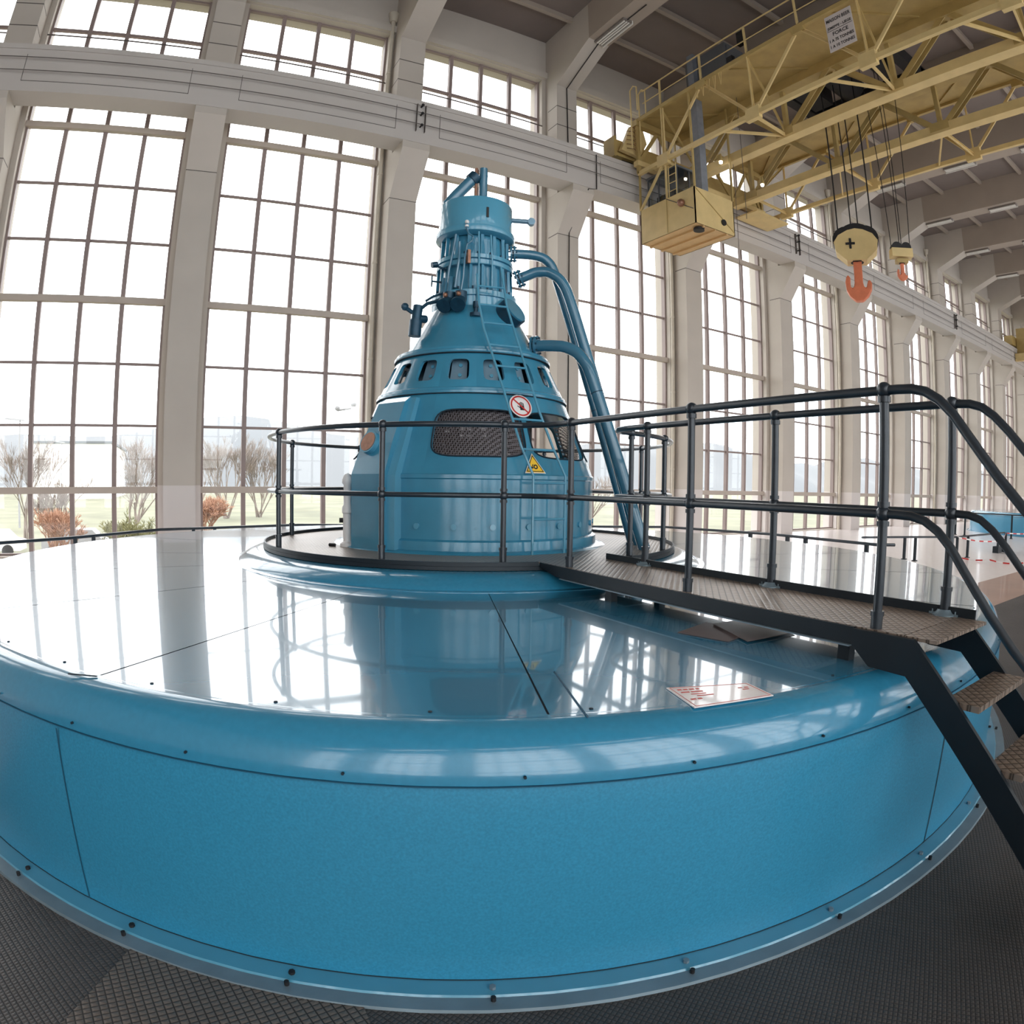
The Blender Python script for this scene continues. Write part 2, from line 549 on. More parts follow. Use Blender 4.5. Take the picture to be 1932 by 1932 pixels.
# windows
def make_window(lower, mirror, k):
    xc = WX0 + k * BAY
    f = MB(mirror)
    if lower:
        z0, z1 = ZF + .03, 9.70
    else:
        z0, z1 = 10.55, 12.70
    yo = WY
    f.box(xc - 2.0, xc - GW + .02, yo - .09, yo + .07, z0, z1)
    f.box(xc + GW - .02, xc + 2.0, yo - .09, yo + .07, z0, z1)
    f.box(xc - 2.0, xc + 2.0, yo - .05, yo + .05, z0, z0 + .05)
    f.box(xc - 2.0, xc + 2.0, yo - .05, yo + .05, z1 - .05, z1)
    root = f.build('window', M['frame'], None, ang=None)
    root['kind'] = 'structure'
    for m in (-1, 0, 1):
        MB(mirror).box(xc + m * .9815 - .052, xc + m * .9815 + .052, yo - .075, yo + .05, z0, z1).build('mullion', M['frame'], root, ang=None)
    if lower:
        for z in ZT:
            if z in HEAVY:
                MB(mirror).box(xc - 2.0, xc + 2.0, yo - .18, yo - .02, z - .075, z + .075).build('heavy_transom', M['framel'], root, ang=None)
            else:
                MB(mirror).box(xc - GW, xc + GW, yo - .035, yo + .03, z - .029, z + .029).build('glazing_bar', M['frame'], root, ang=None)
    else:
        MB(mirror).box(xc - GW, xc + GW, yo - .06, yo + .03, 11.29 - .04, 11.29 + .04).build('glazing_bar', M['frame'], root, ang=None)
        MB(mirror).cyl((xc - 2.0, yo - .3, 10.93), (xc + 2.0, yo - .3, 10.93), .020, 8).build('guard_cable', M['groove'], root)
    g = MB(mirror)
    g.add([(xc - GW, yo, z0), (xc + GW, yo, z0), (xc + GW, yo, z1), (xc - GW, yo, z1)], [(0, 1, 2, 3)])
    g.build('pane', M['glass'], root, ang=None)
    return root

n = 0
for mirror in (False, True):
    for lower in (True, False):
        proto = None
        for k in NB:
            n += 1
            if proto is None:
                proto = make_window(lower, mirror, k)
                proto.name = 'window_%d' % n
                k0 = k; p0 = proto.location.copy()
            else:
                o = dup(proto, p0 + Vector(((k - k0) * BAY, 0, 0)))
                o.name = 'window_%d' % n

# ================================================================ GENERATOR DRUM
def drum(cx, cy, label, detail=True, rot=0.0):
    c = (cx, cy, 0)
    root = empty('generator_drum', (cx, cy, ZF), label, 'generator')
    sh = [(4.80, ZF + .012), (4.80, -1.0), (4.785, -.895)]
    s = MB().lathe(sh, c, 144).build('drum_side', M['blue'], root)
    MB().lathe([(4.79, -.91), (4.797, -.905), (4.797, -.88), (4.785, -.84), (4.765, -.80), (4.735, -.765), (4.70, -.747), (4.66, -.738), (4.63, -.737)], c, 144).build('rim_ring', M['bluerim'], root)
    g = MB().lathe([(4.795, -.9095), (4.8025, -.9095), (4.8025, -.906), (4.795, -.906)], c, 144)
    g.build('rim_seam', M['seamblue'], root)
    MB().lathe([(4.80, ZF + .02), (4.875, ZF + .02), (4.88, ZF + .012)], c, 144).build('skirt_lip', M['bluelight'], root)
    MB().lathe([(4.88, ZF + .012), (4.94, ZF + .012), (4.944, ZF)], c, 144).build('base_flange', M['flange'], root)
    MB().lathe([(4.798, ZF + .0245), (4.802, ZF + .0245), (4.802, ZF + .0205)], c, 144).build('skirt_seam', M['seam'], root)
    AZ = [137.5, 161.3, 182.7, 205.5, 226.6, 247.5, 269.0, 289.6, 312.3, 334.8, 359.8, 382, 405, 427, 450, 473.5, 497.5]
    for i in range(16):
        a0 = AZ[i] + rot; a1 = AZ[i + 1] + rot
        ga = .05 if 4 <= i <= 5 else .085
        p = MB()
        pr = [(2.0, -.736), (4.655, -.7372)]
        p.lathe(pr, c, 10, a0 + ga, a1 - ga)
        p.build('cover_plate', M['bluetop'], root)
    MB().lathe([(1.9, -.742), (4.67, -.743)], c, 96).build('cover_bed', M['seam'], root)
    if detail:
        # plinth under the walkway ring
        MB().lathe([(2.34, -.737), (2.34, -.733), (2.29, -.728), (2.285, -.72), (2.26, -.70), (2.22, -.67), (2.16, -.645), (2.10, -.632), (1.95, -.628)], c, 128).build('hub_plinth', M['bluerim'], root)
        for az in (271.2, 225.4, 180.3, 315.8):
            a = az
            b = MB()
            for z0, z1 in ((ZF + .02, -.92),):
                p0 = pol(a - .05, 4.8015); p1 = pol(a + .05, 4.8015)
                b.add([(p0.x, p0.y, z0), (p1.x, p1.y, z0), (p1.x, p1.y, z1), (p0.x, p0.y, z1)], [(0, 1, 2, 3)])
            b.build('side_seam', M['seamblue'] if az < 230 else M['seam'], root, ang=None)
        # flange studs, rim screws
        az = 196.0
        while az < 300:
            p = pol(az, 4.895, ZF + .012)
            MB().cyl(p, p + Vector((0, 0, .018)), .009, 8).build('stud', M['black'], root)
            p = pol(az, 4.842, ZF + .02)
            b = MB().cyl(p, p + Vector((0, 0, .012)), .012, 6)
            b.build('stud', M['flange'] if int(az) % 2 else M['black'], root)
            az += 8.2
        az = 200.5
        while az < 292:
            p = pol(az, 4.798, -.875)
            q = pol(az, 4.806, -.875)
            MB().cyl(p, q, .005, 8).build('screw', M['seam'], root)
            p = pol(az + 3, 4.60, -.737)
            MB().cyl(p, p + Vector((0, 0, .003)), .007, 8).build('screw', M['seam'], root)
            az += 6.55
        # short kink of the lifted cover edge at the left
        MB().bar(pol(226.7, 4.655, -.733), pol(225.2, 4.70, -.733), .007, .004).build('seam_tail', M['seam'], root, ang=None)
        MB().bar(pol(248.95, 4.16, -.735), pol(248.95, 4.68, -.735), .005, .003).build('seam_tail', M['seamblue'], root, ang=None)
    return root

drum(AX, AY, 'huge round blue generator drum with glossy cover plates filling the foreground')
d2 = drum(33.2, 7.6, 'distant blue generator drum beyond the red and white tape at the far right', False)
MB().lathe([(1.4, -.73), (1.4, -.2), (1.1, .3), (.8, .7), (.6, 1.3), (.4, 1.9), (.4, 2.6), (0.01, 2.62)], (33.2, 7.6, 0), 32).build('exciter_tower', M['bluetower'], d2)

# ================================================================ EXCITER TOWER
T = empty('exciter_tower', (AX, AY, -.62), 'tall conical blue exciter tower standing on the middle of the near generator drum', 'generator')
def TR(z):
    if z <= .055: return 1.235
    if z <= .79: return 1.235 + (.94 - 1.235) * (z - .055) / (.79 - .055)
    if z <= 1.25: return .93 + (.755 - .93) * (z - .83) / (1.2 - .83)
    return .69 - .553 * (z - 1.26)

def holed(a0, a1, z0, z1, hole, thick, mname, expo=5.0, name='shell_panel', nseg=64, rf=TR):
    """curved panel with a rounded opening cut through its thickness"""
    ca, cz = (hole[0] + hole[1]) / 2, (hole[2] + hole[3]) / 2
    am, zm = (a0 + a1) / 2, (z0 + z1) / 2
    MR = 4
    vs = []; fs = []
    def ring_pt(t, j):
        c, s = math.cos(t), math.sin(t)
        # rounded opening
        ha, hz = (hole[1] - hole[0]) / 2, (hole[3] - hole[2]) / 2
        q = (abs(c) ** expo + abs(s) ** expo) ** (-1 / expo)
        pa, pz = ca + ha * q * c, cz + hz * q * s
        q2 = 1 / max(abs(c), abs(s))
        oa, oz = am + (a1 - a0) / 2 * q2 * c, zm + (z1 - z0) / 2 * q2 * s
        f = j / MR
        return oa + (pa - oa) * f, oz + (pz - oz) * f
    for layer in (0, 1):
        for j in range(MR + 1):
            for i in range(nseg):
                a, z = ring_pt(2 * math.pi * i / nseg, j)
                r = rf(z) - (thick if layer else 0)
                vs.append(tuple(pol(a, r, z)))
    for layer in (0, 1):
        o = layer * (MR + 1) * nseg
        for j in range(MR):
            for i in range(nseg):
                i2 = (i + 1) % nseg
                q = (o + j * nseg + i, o + j * nseg + i2, o + (j + 1) * nseg + i2, o + (j + 1) * nseg + i)
                fs.append(q if not layer else tuple(reversed(q)))
    o = (MR + 1) * nseg
    for i in range(nseg):
        i2 = (i + 1) % nseg
        fs.append((MR * nseg + i, MR * nseg + i2, o + MR * nseg + i2, o + MR * nseg + i))
    b = MB(); b.add(vs, fs)
    return b.build(name, M[mname], T, ang=30)

def edge_band(hole, z_off=0.0, w=.014, rf=TR, expo=5.0, out=.008, m='seam', name='window_gasket', parent=None):
    ca, cz = (hole[0] + hole[1]) / 2, (hole[2] + hole[3]) / 2
    ha, hz = (hole[1] - hole[0]) / 2, (hole[3] - hole[2]) / 2
    pts = []
    for i in range(56):
        t = 2 * math.pi * i / 56
        c, s = math.cos(t), math.sin(t)
        q = (abs(c) ** expo + abs(s) ** expo) ** (-1 / expo)
        a, z = ca + ha * q * c, cz + hz * q * s
        pts.append(pol(a, rf(z) + out * .5, z))
    return MB().tube(pts, w * .5, 6, closed=True).build(name, M[m], parent or T)

# vertical wall and foot
MB().lathe([(1.37, -.626), (1.37, -.60), (1.345, -.585), (1.275, -.575), (1.27, -.50), (1.245, -.487), (1.235, -.485), (1.235, .02), (1.245, .03), (1.245, .06), (1.235, .068)], (AX, AY, 0), 128).build('skirt_wall', M['bluetower'], T)
MB().lathe([(1.205, .06), (1.205, -.6)], (AX, AY, 0), 96).build('inner_wall', M['dark'], T)
# window belt: eight panels
for i in range(8):
    a = 248 + 45 * i
    hole = (a - 21, a + 21, .215, .628)
    if i == 7:
        MB().lathe([(TR(.055), .055), (TR(.785), .785)], (AX, AY, 0), 12, a - 22.5, a + 22.5).build('window_panel', M['bluetower'], T)
        continue
    holed(a - 22.5, a + 22.5, .055, .785, hole, .03, 'bluetower', name='window_panel')
    edge_band(hole)
    if i in (0, 2):
        gm = MB()
        NN = 16
        vs = []; fs = []
        for u in range(NN + 1):
            for v in range(5):
                z = .205 + .433 * v / 4
                aa = a - 21.3 + 42.6 * u / NN
                # clip the corners by staying behind the shell
                vs.append(tuple(pol(aa, TR(z) - .034, z)))
        for u in range(NN):
            for v in range(4):
                fs.append((u * 5 + v, (u + 1) * 5 + v, (u + 1) * 5 + v + 1, u * 5 + v + 1))
        gm.add(vs, fs)
        gm.build('mesh_guard', M['mesh'], T)
# dark brush gear behind the mesh window
bgk = MB().lathe([(.62, .05), (.62, .66)], (AX, AY, 0), 40)
bgk.build('rotor_core', M['dark'], T)
b = MB()
for i in range(9):
    aa = 229 + 4.6 * i
    p = pol(aa, .93, .2)
    b.bar(p, p + Vector((0, 0, .45)), .05, .03)
each(b, 'brush_holder', M['dark'], T, ang=None)
b = MB().lathe([(.93, .10), (.93, .62), (.88, .68), (.60, .70)], (AX, AY, 0), 40, 224, 272)
b.build('brush_box', M['dark'], T)
b = MB()
for a_, z_, w_ in ((240, .40, 2.4), (240, .46, 2.4), (243, .40, 2.2), (243.3, .46, 2.2), (251, .40, 2.2), (251, .46, 2.4), (230.3, .33, .8), (230, .24, 1.0), (232, .44, 2.2), (264, .24, 3.4), (262, .42, .8)):
    b.obox(pol(a_, .962, z_), Vector((-math.sin(R(a_)), math.cos(R(a_)), 0)), Vector((math.cos(R(a_)), math.sin(R(a_)), 0)), Vector((0, 0, 1)), .0085 * w_, .004, .012)
each(b, 'terminal_label', M['white'], T, ang=None)
# ring at the top of the window belt
MB().lathe([(.94, .775), (.955, .778), (.96, .785), (.96, .803), (.95, .808), (.945, .83), (.925, .84)], (AX, AY, 0), 128).build('ring_flange', M['bluetower'], T)
MB().lathe([(.942, .772), (.962, .775), (.962, .782)], (AX, AY, 0), 128).build('ring_seam', M['seam'], T)
# belt with seventeen small openings
P17 = 360 / 17.0
for i in range(17):
    a = 236.3 + P17 * i
    hole = (a - 6.3, a + 6.3, .905, 1.11)
    holed(a - P17 / 2, a + P17 / 2, .835, 1.195, hole, .035, 'bluetower', name='vent_panel', nseg=40)
    b = MB()
    vs = []
    r_ = .80
    for dz in (.88, 1.14):
        for da in (-6.6, 0, 4.6):
            vs.append(tuple(pol(a + da, r_ - (dz - .88) * .38, dz)))
    b.add(vs, [(0, 1, 4, 3), (1, 2, 5, 4)])
    pp = b.build('pole_plate', M['greyblue'], T, ang=60)
    for dz in (.96, 1.055):
        c0 = pol(a, r_ - (dz - .88) * .38 - .003, dz)
        MB().cyl(c0, c0 + Vector((math.cos(R(a)), math.sin(R(a)), 0.3)).normalized() * .016, .018, 8).build('bolt', M['bluelight'], pp)
MB().lathe([(.66, .86), (.55, 1.2)], (AX, AY, 0), 48).build('inner_core', M['bluedark'], T)
MB().lathe([(.745, 1.175), (.785, 1.178), (.79, 1.187), (.79, 1.205), (.775, 1.212), (.77, 1.235), (.70, 1.245), (.69, 1.25)], (AX, AY, 0), 112).build('ring_flange', M['bluetower'], T)
MB().lathe([(.765, 1.168), (.79, 1.172), (.79, 1.18)], (AX, AY, 0), 112).build('ring_seam', M['seam'], T)
# upper cone
MB().lathe([(.69, 1.245), (.43, 1.72)], (AX, AY, 0), 96).build('upper_cone', M['bluetower'], T)
# machined head: flanges, barrel, drum cap
MB().lathe([(.43, 1.70), (.44, 1.73), (.44, 1.80), (.425, 1.805), (.425, 1.815), (.445, 1.82), (.445, 1.875), (.43, 1.885), (.355, 1.885)], (AX, AY, 0), 80).build('lower_head_flange', M['bluelight'], T)
MB().lathe([(.350, 1.88), (.345, 2.16)], (AX, AY, 0), 64).build('barrel', M['bluetower'], T)
MB().lathe([(.345, 2.15), (.395, 2.155), (.40, 2.165), (.40, 2.20), (.375, 2.205), (.375, 2.215), (.40, 2.22), (.40, 2.26), (.335, 2.265)], (AX, AY, 0), 64).build('middle_head_flange', M['bluelight'], T)
MB().lathe([(.325, 2.26), (.305, 2.5)], (AX, AY, 0), 64).build('barrel', M['bluetower'], T)
MB().lathe([(.325, 2.49), (.385, 2.50), (.41, 2.515), (.418, 2.54), (.41, 2.575), (.385, 2.585), (.385, 2.885), (.375, 2.90), (.0, 2.91)], (AX, AY, 0), 96).build('drum_cap', M['bluelight'], T)
# vertical ribs and studs around the barrel
for i in range(20):
    a = 18 * i + 5
    b = MB()
    r1 = .36
    b.bar(pol(a, .385, 1.885), pol(a, .375, 2.155), .012, .03)
    b.build('barrel_rib', M['bluetower'], T, ang=None)
for i in range(16):
    a = 22.5 * i + 9
    MB().bar(pol(a, .345, 2.265), pol(a, .335, 2.50), .012, .035).build('barrel_rib', M['bluetower'], T, ang=None)
for i in range(18):
    a = 20 * i + 3
    p = pol(a, .415, 1.885)
    MB().cyl(p, p + Vector((0, 0, .03)), .012, 6).build('nut', M['bluedark'], T)
    p = pol(a + 6, .375, 2.26)
    MB().cyl(p, p + Vector((0, 0, .028)), .012, 6).build('nut', M['bluedark'], T)
# skirt bolts
for i in range(24):
    a = 223.2 + 15 * i
    c0 = pol(a, 1.232, -.375)
    MB().cyl(c0, pol(a, 1.25, -.375), .026, 12).build('skirt_bolt', M['bluelight'], T)
# panelled access box at the left with its round spark window
def radial_box(a0, a1, prof, out0, m, name):
    b = MB(); vs = []; n_ = len(prof)
    for a in (a0, a1):
        for r, z in prof:
            vs.append(tuple(pol(a, r, z)))
    fs = [tuple(range(n_)), tuple(reversed(range(n_, 2 * n_)))]
    for i in range(n_):
        j = (i + 1) % n_
        fs.append((i, n_ + i, n_ + j, j))
    b.add(vs, fs)
    return b.build(name, M[m], T, ang=None, fix=True)
prof = [(1.2, -.60), (1.37, -.60), (1.37, .06), (1.27, .33), (1.10, .70), (1.02, .75), (.96, .70), (1.19, .06)]
bx = radial_box(194.0, 212.5, prof, 0, 'bluetower', 'access_box')
radial_box(212.5, 216.0, [(1.2, -.58), (1.33, -.58), (1.33, .05), (1.02, .74), (.95, .74), (1.19, .05)], 0, 'bluelight', 'box_edge')
slope_n = Vector((math.cos(R(203)) * .93, math.sin(R(203)) * .93, .37)).normalized()
pc = pol(200.2, 1.285, .34)
MB().cyl(pc - slope_n * .05, pc + slope_n * .012, .105, 28).build('porthole_rim', M['bluelight'], T)
MB().cyl(pc + slope_n * .008, pc + slope_n * .016, .088, 28).build('porthole_glass', M['copper'], T)
# white valve column at the far left of the skirt
b = MB()
p = pol(187.5, 1.335, -.6)
b.lathe([(.0, 0), (.07, .0), (.07, .03), (.04, .05), (.04, .30), (.05, .31), (.05, .36), (.036, .38), (.036, .56), (.05, .58), (.05, .62), (.025, .66), (.0, .67)], p, 16)
b.build('valve_column', M['white'], T)
b = MB(); b.cyl(pol(186, 1.40, -.36), pol(187, 1.33, -.36), .022, 8).cyl(pol(184, 1.48, -.585), pol(186, 1.44, -.585), .015, 8)
each(b, 'drain_cock', M['black'], T)
# round hatch on the cone at the right
hn = Vector((math.cos(R(296)) * .87, math.sin(R(296)) * .87, .50)).normalized()
hc = pol(292, .50, 1.66)
MB().cyl(hc - hn * .12, hc + hn * .05, .15, 32).build('hatch_ring', M['bluedark'], T)
MB().cyl(hc + hn * .045, hc + hn * .065, .135, 32).build('hatch_lid', M['bluetower'], T)
# drain fitting at the front of the cone, elbows on the flange
b = MB(); c0 = pol(247, .50, 1.73)
b.cyl(c0 + Vector((0, 0, .0)), c0 + Vector((0, 0, -.06)), .028, 12).cyl(c0 + Vector((0, 0, -.06)), c0 + Vector((0, 0, -.12)), .02, 12).cyl(c0 + Vector((0, 0, -.115)), c0 + Vector((0, 0, -.15)), .055, 14)
b.build('drain_fitting', M['bluedark'], T)
b = MB()
for a in (214, 229):
    q = pol(a, .47, 1.76)
    b.cyl(q + Vector((0, 0, .08)), q, .06, 14)
    dd = Vector((math.cos(R(a)), math.sin(R(a)), -.8)).normalized()
    b.cyl(q, q + dd * .11, .058, 14).cyl(q + dd * .095, q + dd * .13, .075, 14)
each(b, 'pipe_stub', M['bluedark'], T)
b = MB()
for a in (214, 229):
    q = pol(a, .54, 1.80)
    b.ball(q, .025, 8, 5)
each(b, 'brass_plug', M['copper'], T)
# solenoid valve hanging out at the left
b = MB()
o0 = pol(196, .60, 1.73)
o1 = pol(190, .66, 1.66)
b.tube([pol(205, .43, 1.80), pol(200, .52, 1.76), o0, o1], .018, 8)
b.tube([pol(205, .43, 1.87), pol(198, .56, 1.80), pol(193, .60, 1.76)], .012, 8)
b.cyl(o1 + Vector((0, 0, .05)), o1 + Vector((-.02, 0, -.10)), .05, 12)
b.cyl(o1 + Vector((-.02, 0, -.10)), o1 + Vector((-.03, 0, -.26)), .062, 12)
b.cyl(o1 + Vector((-.01, 0, -.05)), o1 + Vector((-.12, .02, .02)), .022, 8)
b.ball(o1 + Vector((-.13, .02, .03)), .04, 8, 5)
b.cyl(o1 + Vector((.0, 0, -.08)), o1 + Vector((.09, .02, -.07)), .04, 10)
b.build('solenoid_valve', M['bluedark'], T)
# handwheel and gauge on the left of the barrel
b = MB()
hw = pol(187, .50, 2.0)
pts = [hw + Vector((0.02 * math.cos(R(t)), .055 * math.cos(R(t)), .055 * math.sin(R(t)))) for t in range(0, 360, 30)]
b.tube(pts, .007, 6, closed=True)
for t in range(0, 180, 60):
    v = Vector((0.02 * math.cos(R(t)), .055 * math.cos(R(t)), .055 * math.sin(R(t))))
    b.bar(hw + v, hw - v, .008, .008)
b.cyl(hw, pol(192, .36, 2.0), .01, 8)
b.build('handwheel', M['bluedark'], T)
b = MB(); g0 = pol(190, .50, 2.17)
b.cyl(g0, pol(194, .36, 2.13), .012, 8).cyl(g0 + Vector((-.02, 0, -.01)), g0 + Vector((.035, 0, .005)), .032, 10)
b.build('pressure_tap', M['bluedark'], T)
# thin oil lines along the front of the head
def oil(path, r=.011, m='bluepipe', name='oil_line'):
    MB().tube(path, r, 8).build(name, M[m], T)
oil([pol(219, .43, 1.90), pol(222, .44, 2.05), pol(224, .43, 2.2), pol(223, .42, 2.38)], .016)
oil([pol(229, .46, 1.86), pol(231, .45, 2.0), pol(232, .45, 2.2), pol(234, .43, 2.34), pol(240, .42, 2.38), pol(242, .42, 2.43), pol(236, .42, 2.46), pol(233, .43, 2.52), pol(233, .43, 2.57)])
oil([pol(206, .43, 1.88), pol(208, .42, 2.1), pol(212, .40, 2.3), pol(215, .39, 2.48)], .014)
oil([pol(248, .455, 1.70), pol(250, .45, 1.95), pol(250, .44, 2.2), pol(249, .43, 2.48)], .010, 'bluelight')
oil([pol(268, .44, 1.9), pol(268, .43, 2.2), pol(266, .42, 2.46)], .010, 'bluelight')
b = MB(); b.ball(pol(233, .43, 2.585), .022, 8, 6).cyl(pol(233, .43, 2.53), pol(233, .43, 2.55), .02, 8)
b.build('lubricator', M['white'], T)
b = MB(); b.bar(pol(236, .43, 2.14), pol(236, .43, 2.28), .05, .03)
b.build('terminal_block', M['copper'], T, ang=None)
for i, a in enumerate((199, 205, 211)):
    b = MB(); b.cyl(pol(a, .44, 1.80 + .02 * i), pol(a, .41, 2.02), .028, 10)
    b.build('oil_filter', M['bluepipe'], T)
# arched pipe over the cap and the little mast
top = [pol(214, .30, 2.93), pol(214, .30, 2.90)]
MB().tube([(2.60, 6.06, 2.88), (2.585, 6.07, 2.96), (2.667, 6.036, 3.075), (2.756, 5.994, 3.19), (2.82, 5.963, 3.275)], .064, 14).build('vent_elbow', M['bluepipe'], T)
MB().tube([(2.80, 5.97, 3.25), (2.85, 5.95, 3.31)], .076, 14).build('elbow_collar', M['bluedark'], T)
b = MB(); b.cyl((2.92, 5.92, 2.90), (2.92, 5.92, 3.40), .046, 12).cyl((2.92, 5.92, 3.30), (2.92, 5.92, 3.33), .048, 12)
b.build('mast', M['bluepipe'], T)
b = MB(); b.cyl((2.845, 5.94, 2.90), (2.845, 5.94, 3.40), .016, 8)
b.build('sensor_rod', M['copper'], T)
b = MB(); b.cyl(pol(334, .38, 2.79), pol(334, .60, 2.78), .026, 12).cyl(pol(331, .59, 2.78), pol(337, .59, 2.78), .04, 12)
b.build('side_outlet', M['greyblue'], T)
MB().obox(pol(262, .388, 2.72), Vector((.14, .99, 0)), Vector((.99, -.14, 0)), Vector((0, 0, 1)), .006, .012, .055).build('latch', M['black'], T, ang=None)
for a in (240, 243, 247):
    pass

# oil pipes down the right side
def pipe(path, r, label, fl):
    p = empty('oil_pipe', path[-1], label, 'pipe', 'blue pipes running down from the tower')
    # round the bends
    P = [Vector(q) for q in path]
    out = [P[0]]
    for i in range(1, len(P) - 1):
        a = P[i] + (P[i - 1] - P[i]) * .35
        c = P[i] + (P[i + 1] - P[i]) * min(.35, .25 / max(.01, (P[i + 1] - P[i]).length))
        for t in (0, .33, .66, 1):
            out.append(a * (1 - t) ** 2 + P[i] * 2 * t * (1 - t) + c * t * t)
    out.append(P[-1])
    MB().tube(out, r, 16).build('pipe_run', M['bluepipe'], p)
    d = (P[1] - P[0]).normalized()
    for s_ in (0, .035):
        f = MB().cyl(P[0] + d * s_, P[0] + d * (s_ + .02), r * 1.75, 20).build('flange_disc', M['bluepipe'], p)
    u = d.orthogonal().normalized(); v = d.cross(u)
    for i in range(8):
        t = 2 * math.pi * i / 8
        q = P[0] + (u * math.cos(t) + v * math.sin(t)) * r * 1.45
        MB().cyl(q - d * .015, q + d * .07, .010, 6).build('flange_bolt', M['bluedark'], p)
    MB().cyl(P[-2] + (P[-1] - P[-2]) * .05, P[-2] + (P[-1] - P[-2]) * .055, r * 1.04, 16).build('weld_ring', M['bluedark'], p)
    return p
pipe([(3.189, 5.791, 2.405), (3.305, 5.736, 2.409), (3.422, 5.682, 2.403), (3.514, 5.639, 2.378), (3.585, 5.606, 2.304), (3.637, 5.582, 2.159), (3.997, 5.413, .839), (4.389, 5.231, -.60)], .052,
     'blue pipe leaving the tower highest and running down behind the other two', 0)
pipe([(3.208, 5.67, 2.088), (3.273, 5.62, 2.121), (3.359, 5.553, 2.166), (3.462, 5.472, 2.168), (3.556, 5.398, 2.090), (3.616, 5.352, 1.963), (3.849, 5.17, .964), (4.2, 4.895, -.60)], .055,
     'blue pipe leaving the tower at the second flange from the top, middle of the three', 0)
pipe([(3.261, 5.427, 1.345), (3.346, 5.318, 1.345), (3.463, 5.168, 1.325), (3.546, 5.062, 1.258), (3.608, 4.983, 1.124), (3.647, 4.933, .943), (3.96, 4.532, -.60)], .058,
     'blue pipe leaving the tower lowest, in front of the other two', 0)

# ladder up the tower
ld = empty('ladder', pol(274, 1.36, -.6), 'thin blue steel ladder climbing the front of the conical tower', 'ladder')
Lp = [(pol(266.8, 1.36, -.60)), pol(266.8, 1.36, .06), pol(263.9, 1.26, .30), pol(261, 1.13, .62), pol(259, 1.02, .86), pol(256, .90, 1.12), pol(252, .76, 1.40), pol(249, .62, 1.68), pol(247, .52, 2.0)]
Rp = [(pol(280.9, 1.36, -.60)), pol(280.9, 1.36, .06), pol(278.5, 1.26, .30), pol(276, 1.13, .62), pol(275.5, 1.02, .86), pol(275, .90, 1.12), pol(275, .76, 1.40), pol(275, .62, 1.68), pol(274, .52, 2.1)]
for q in (Lp, Rp):
    MB().tube(q, .0115, 8).build('ladder_rail', M['bluelight'], ld)
def along(path, z):
    for i in range(len(path) - 1):
        a, b_ = path[i], path[i + 1]
        if a.z <= z <= b_.z:
            t = (z - a.z) / (b_.z - a.z)
            return a + (b_ - a) * t
    return path[-1]
for z in (-.305, -.001, .28, .54, .793, 1.03, 1.24, 1.47, 1.67, 1.87):
    a, b_ = along(Lp, z), along(Rp, z)
    MB().cyl(a, b_, .0105, 8).build('rung', M['bluelight'], ld)

# hand-forbidden roundel and warning triangle
def surf_frame(az, z):
    n_ = Vector((math.cos(R(az)) * .927, math.sin(R(az)) * .927, .374)).normalized()
    ax_ = Vector((-math.sin(R(az)), math.cos(R(az)), 0)).normalized()
    ay_ = n_.cross(ax_).normalized()
    return n_, ax_, ay_
n_, ax_, ay_ = surf_frame(270, .67)
c0 = pol(270, TR(.67), .67) + n_ * .012
sg = empty('prohibition_sign', c0, 'round red and white no-touching sign with a black hand on the tower', 'sign')
def disc(c, n1, ax1, ay1, r_, t, m, name, parent, r_in=None, seg=40, sx_=1, sy_=1):
    b = MB(); vs = []; fs = []
    for r2 in ((r_, r_in) if r_in else (r_,)):
        for h in (0, t):
            for i in range(seg):
                a = 2 * math.pi * i / seg
                vs.append(tuple(c + ax1 * (math.cos(a) * r2 * sx_) + ay1 * (math.sin(a) * r2 * sy_) + n1 * h))
    for i in range(seg):
        j = (i + 1) % seg
        fs.append((i, j, seg + j, seg + i))
        if r_in:
            fs.append((seg + i, seg + j, 3 * seg + j, 3 * seg + i))
    if not r_in:
        fs.append(tuple(range(seg, 2 * seg)))
        fs.append(tuple(reversed(range(seg))))
    b.add(vs, fs)
    return b.build(name, M[m], parent, ang=30)
disc(c0, n_, ax_, ay_, .112, .004, 'white', 'sign_plate', sg)
disc(c0 + n_ * .0045, n_, ax_, ay_, .100, .001, 'red', 'red_ring', sg, r_in=.086)
b = MB(); b.obox(c0 + n_ * .0052, (ax_ * .7 - ay_ * .7).normalized(), (ax_ * .7 + ay_ * .7).normalized(), n_, .088, .007, .0006)
b.build('red_bar', M['red'], sg, ang=None)
b = MB()
hc_ = c0 + n_ * .0048 + ax_ * .01
b.obox(hc_ - ay_ * .02, ax_, ay_, n_, .022, .022, .0005)
for i, (dx, ln) in enumerate(((-.018, .03), (-.006, .038), (.006, .036), (.018, .028))):
    b.obox(hc_ + ax_ * dx + ay_ * (ln / 2 + .002), ax_, ay_, n_, .004, ln / 2, .0005)
b.obox(hc_ - ax_ * .03 - ay_ * .012, (ax_ * .6 + ay_ * .8), (ay_ * .6 - ax_ * .8), n_, .004, .018, .0005)
b.build('hand_symbol', M['ink'], sg, ang=None)

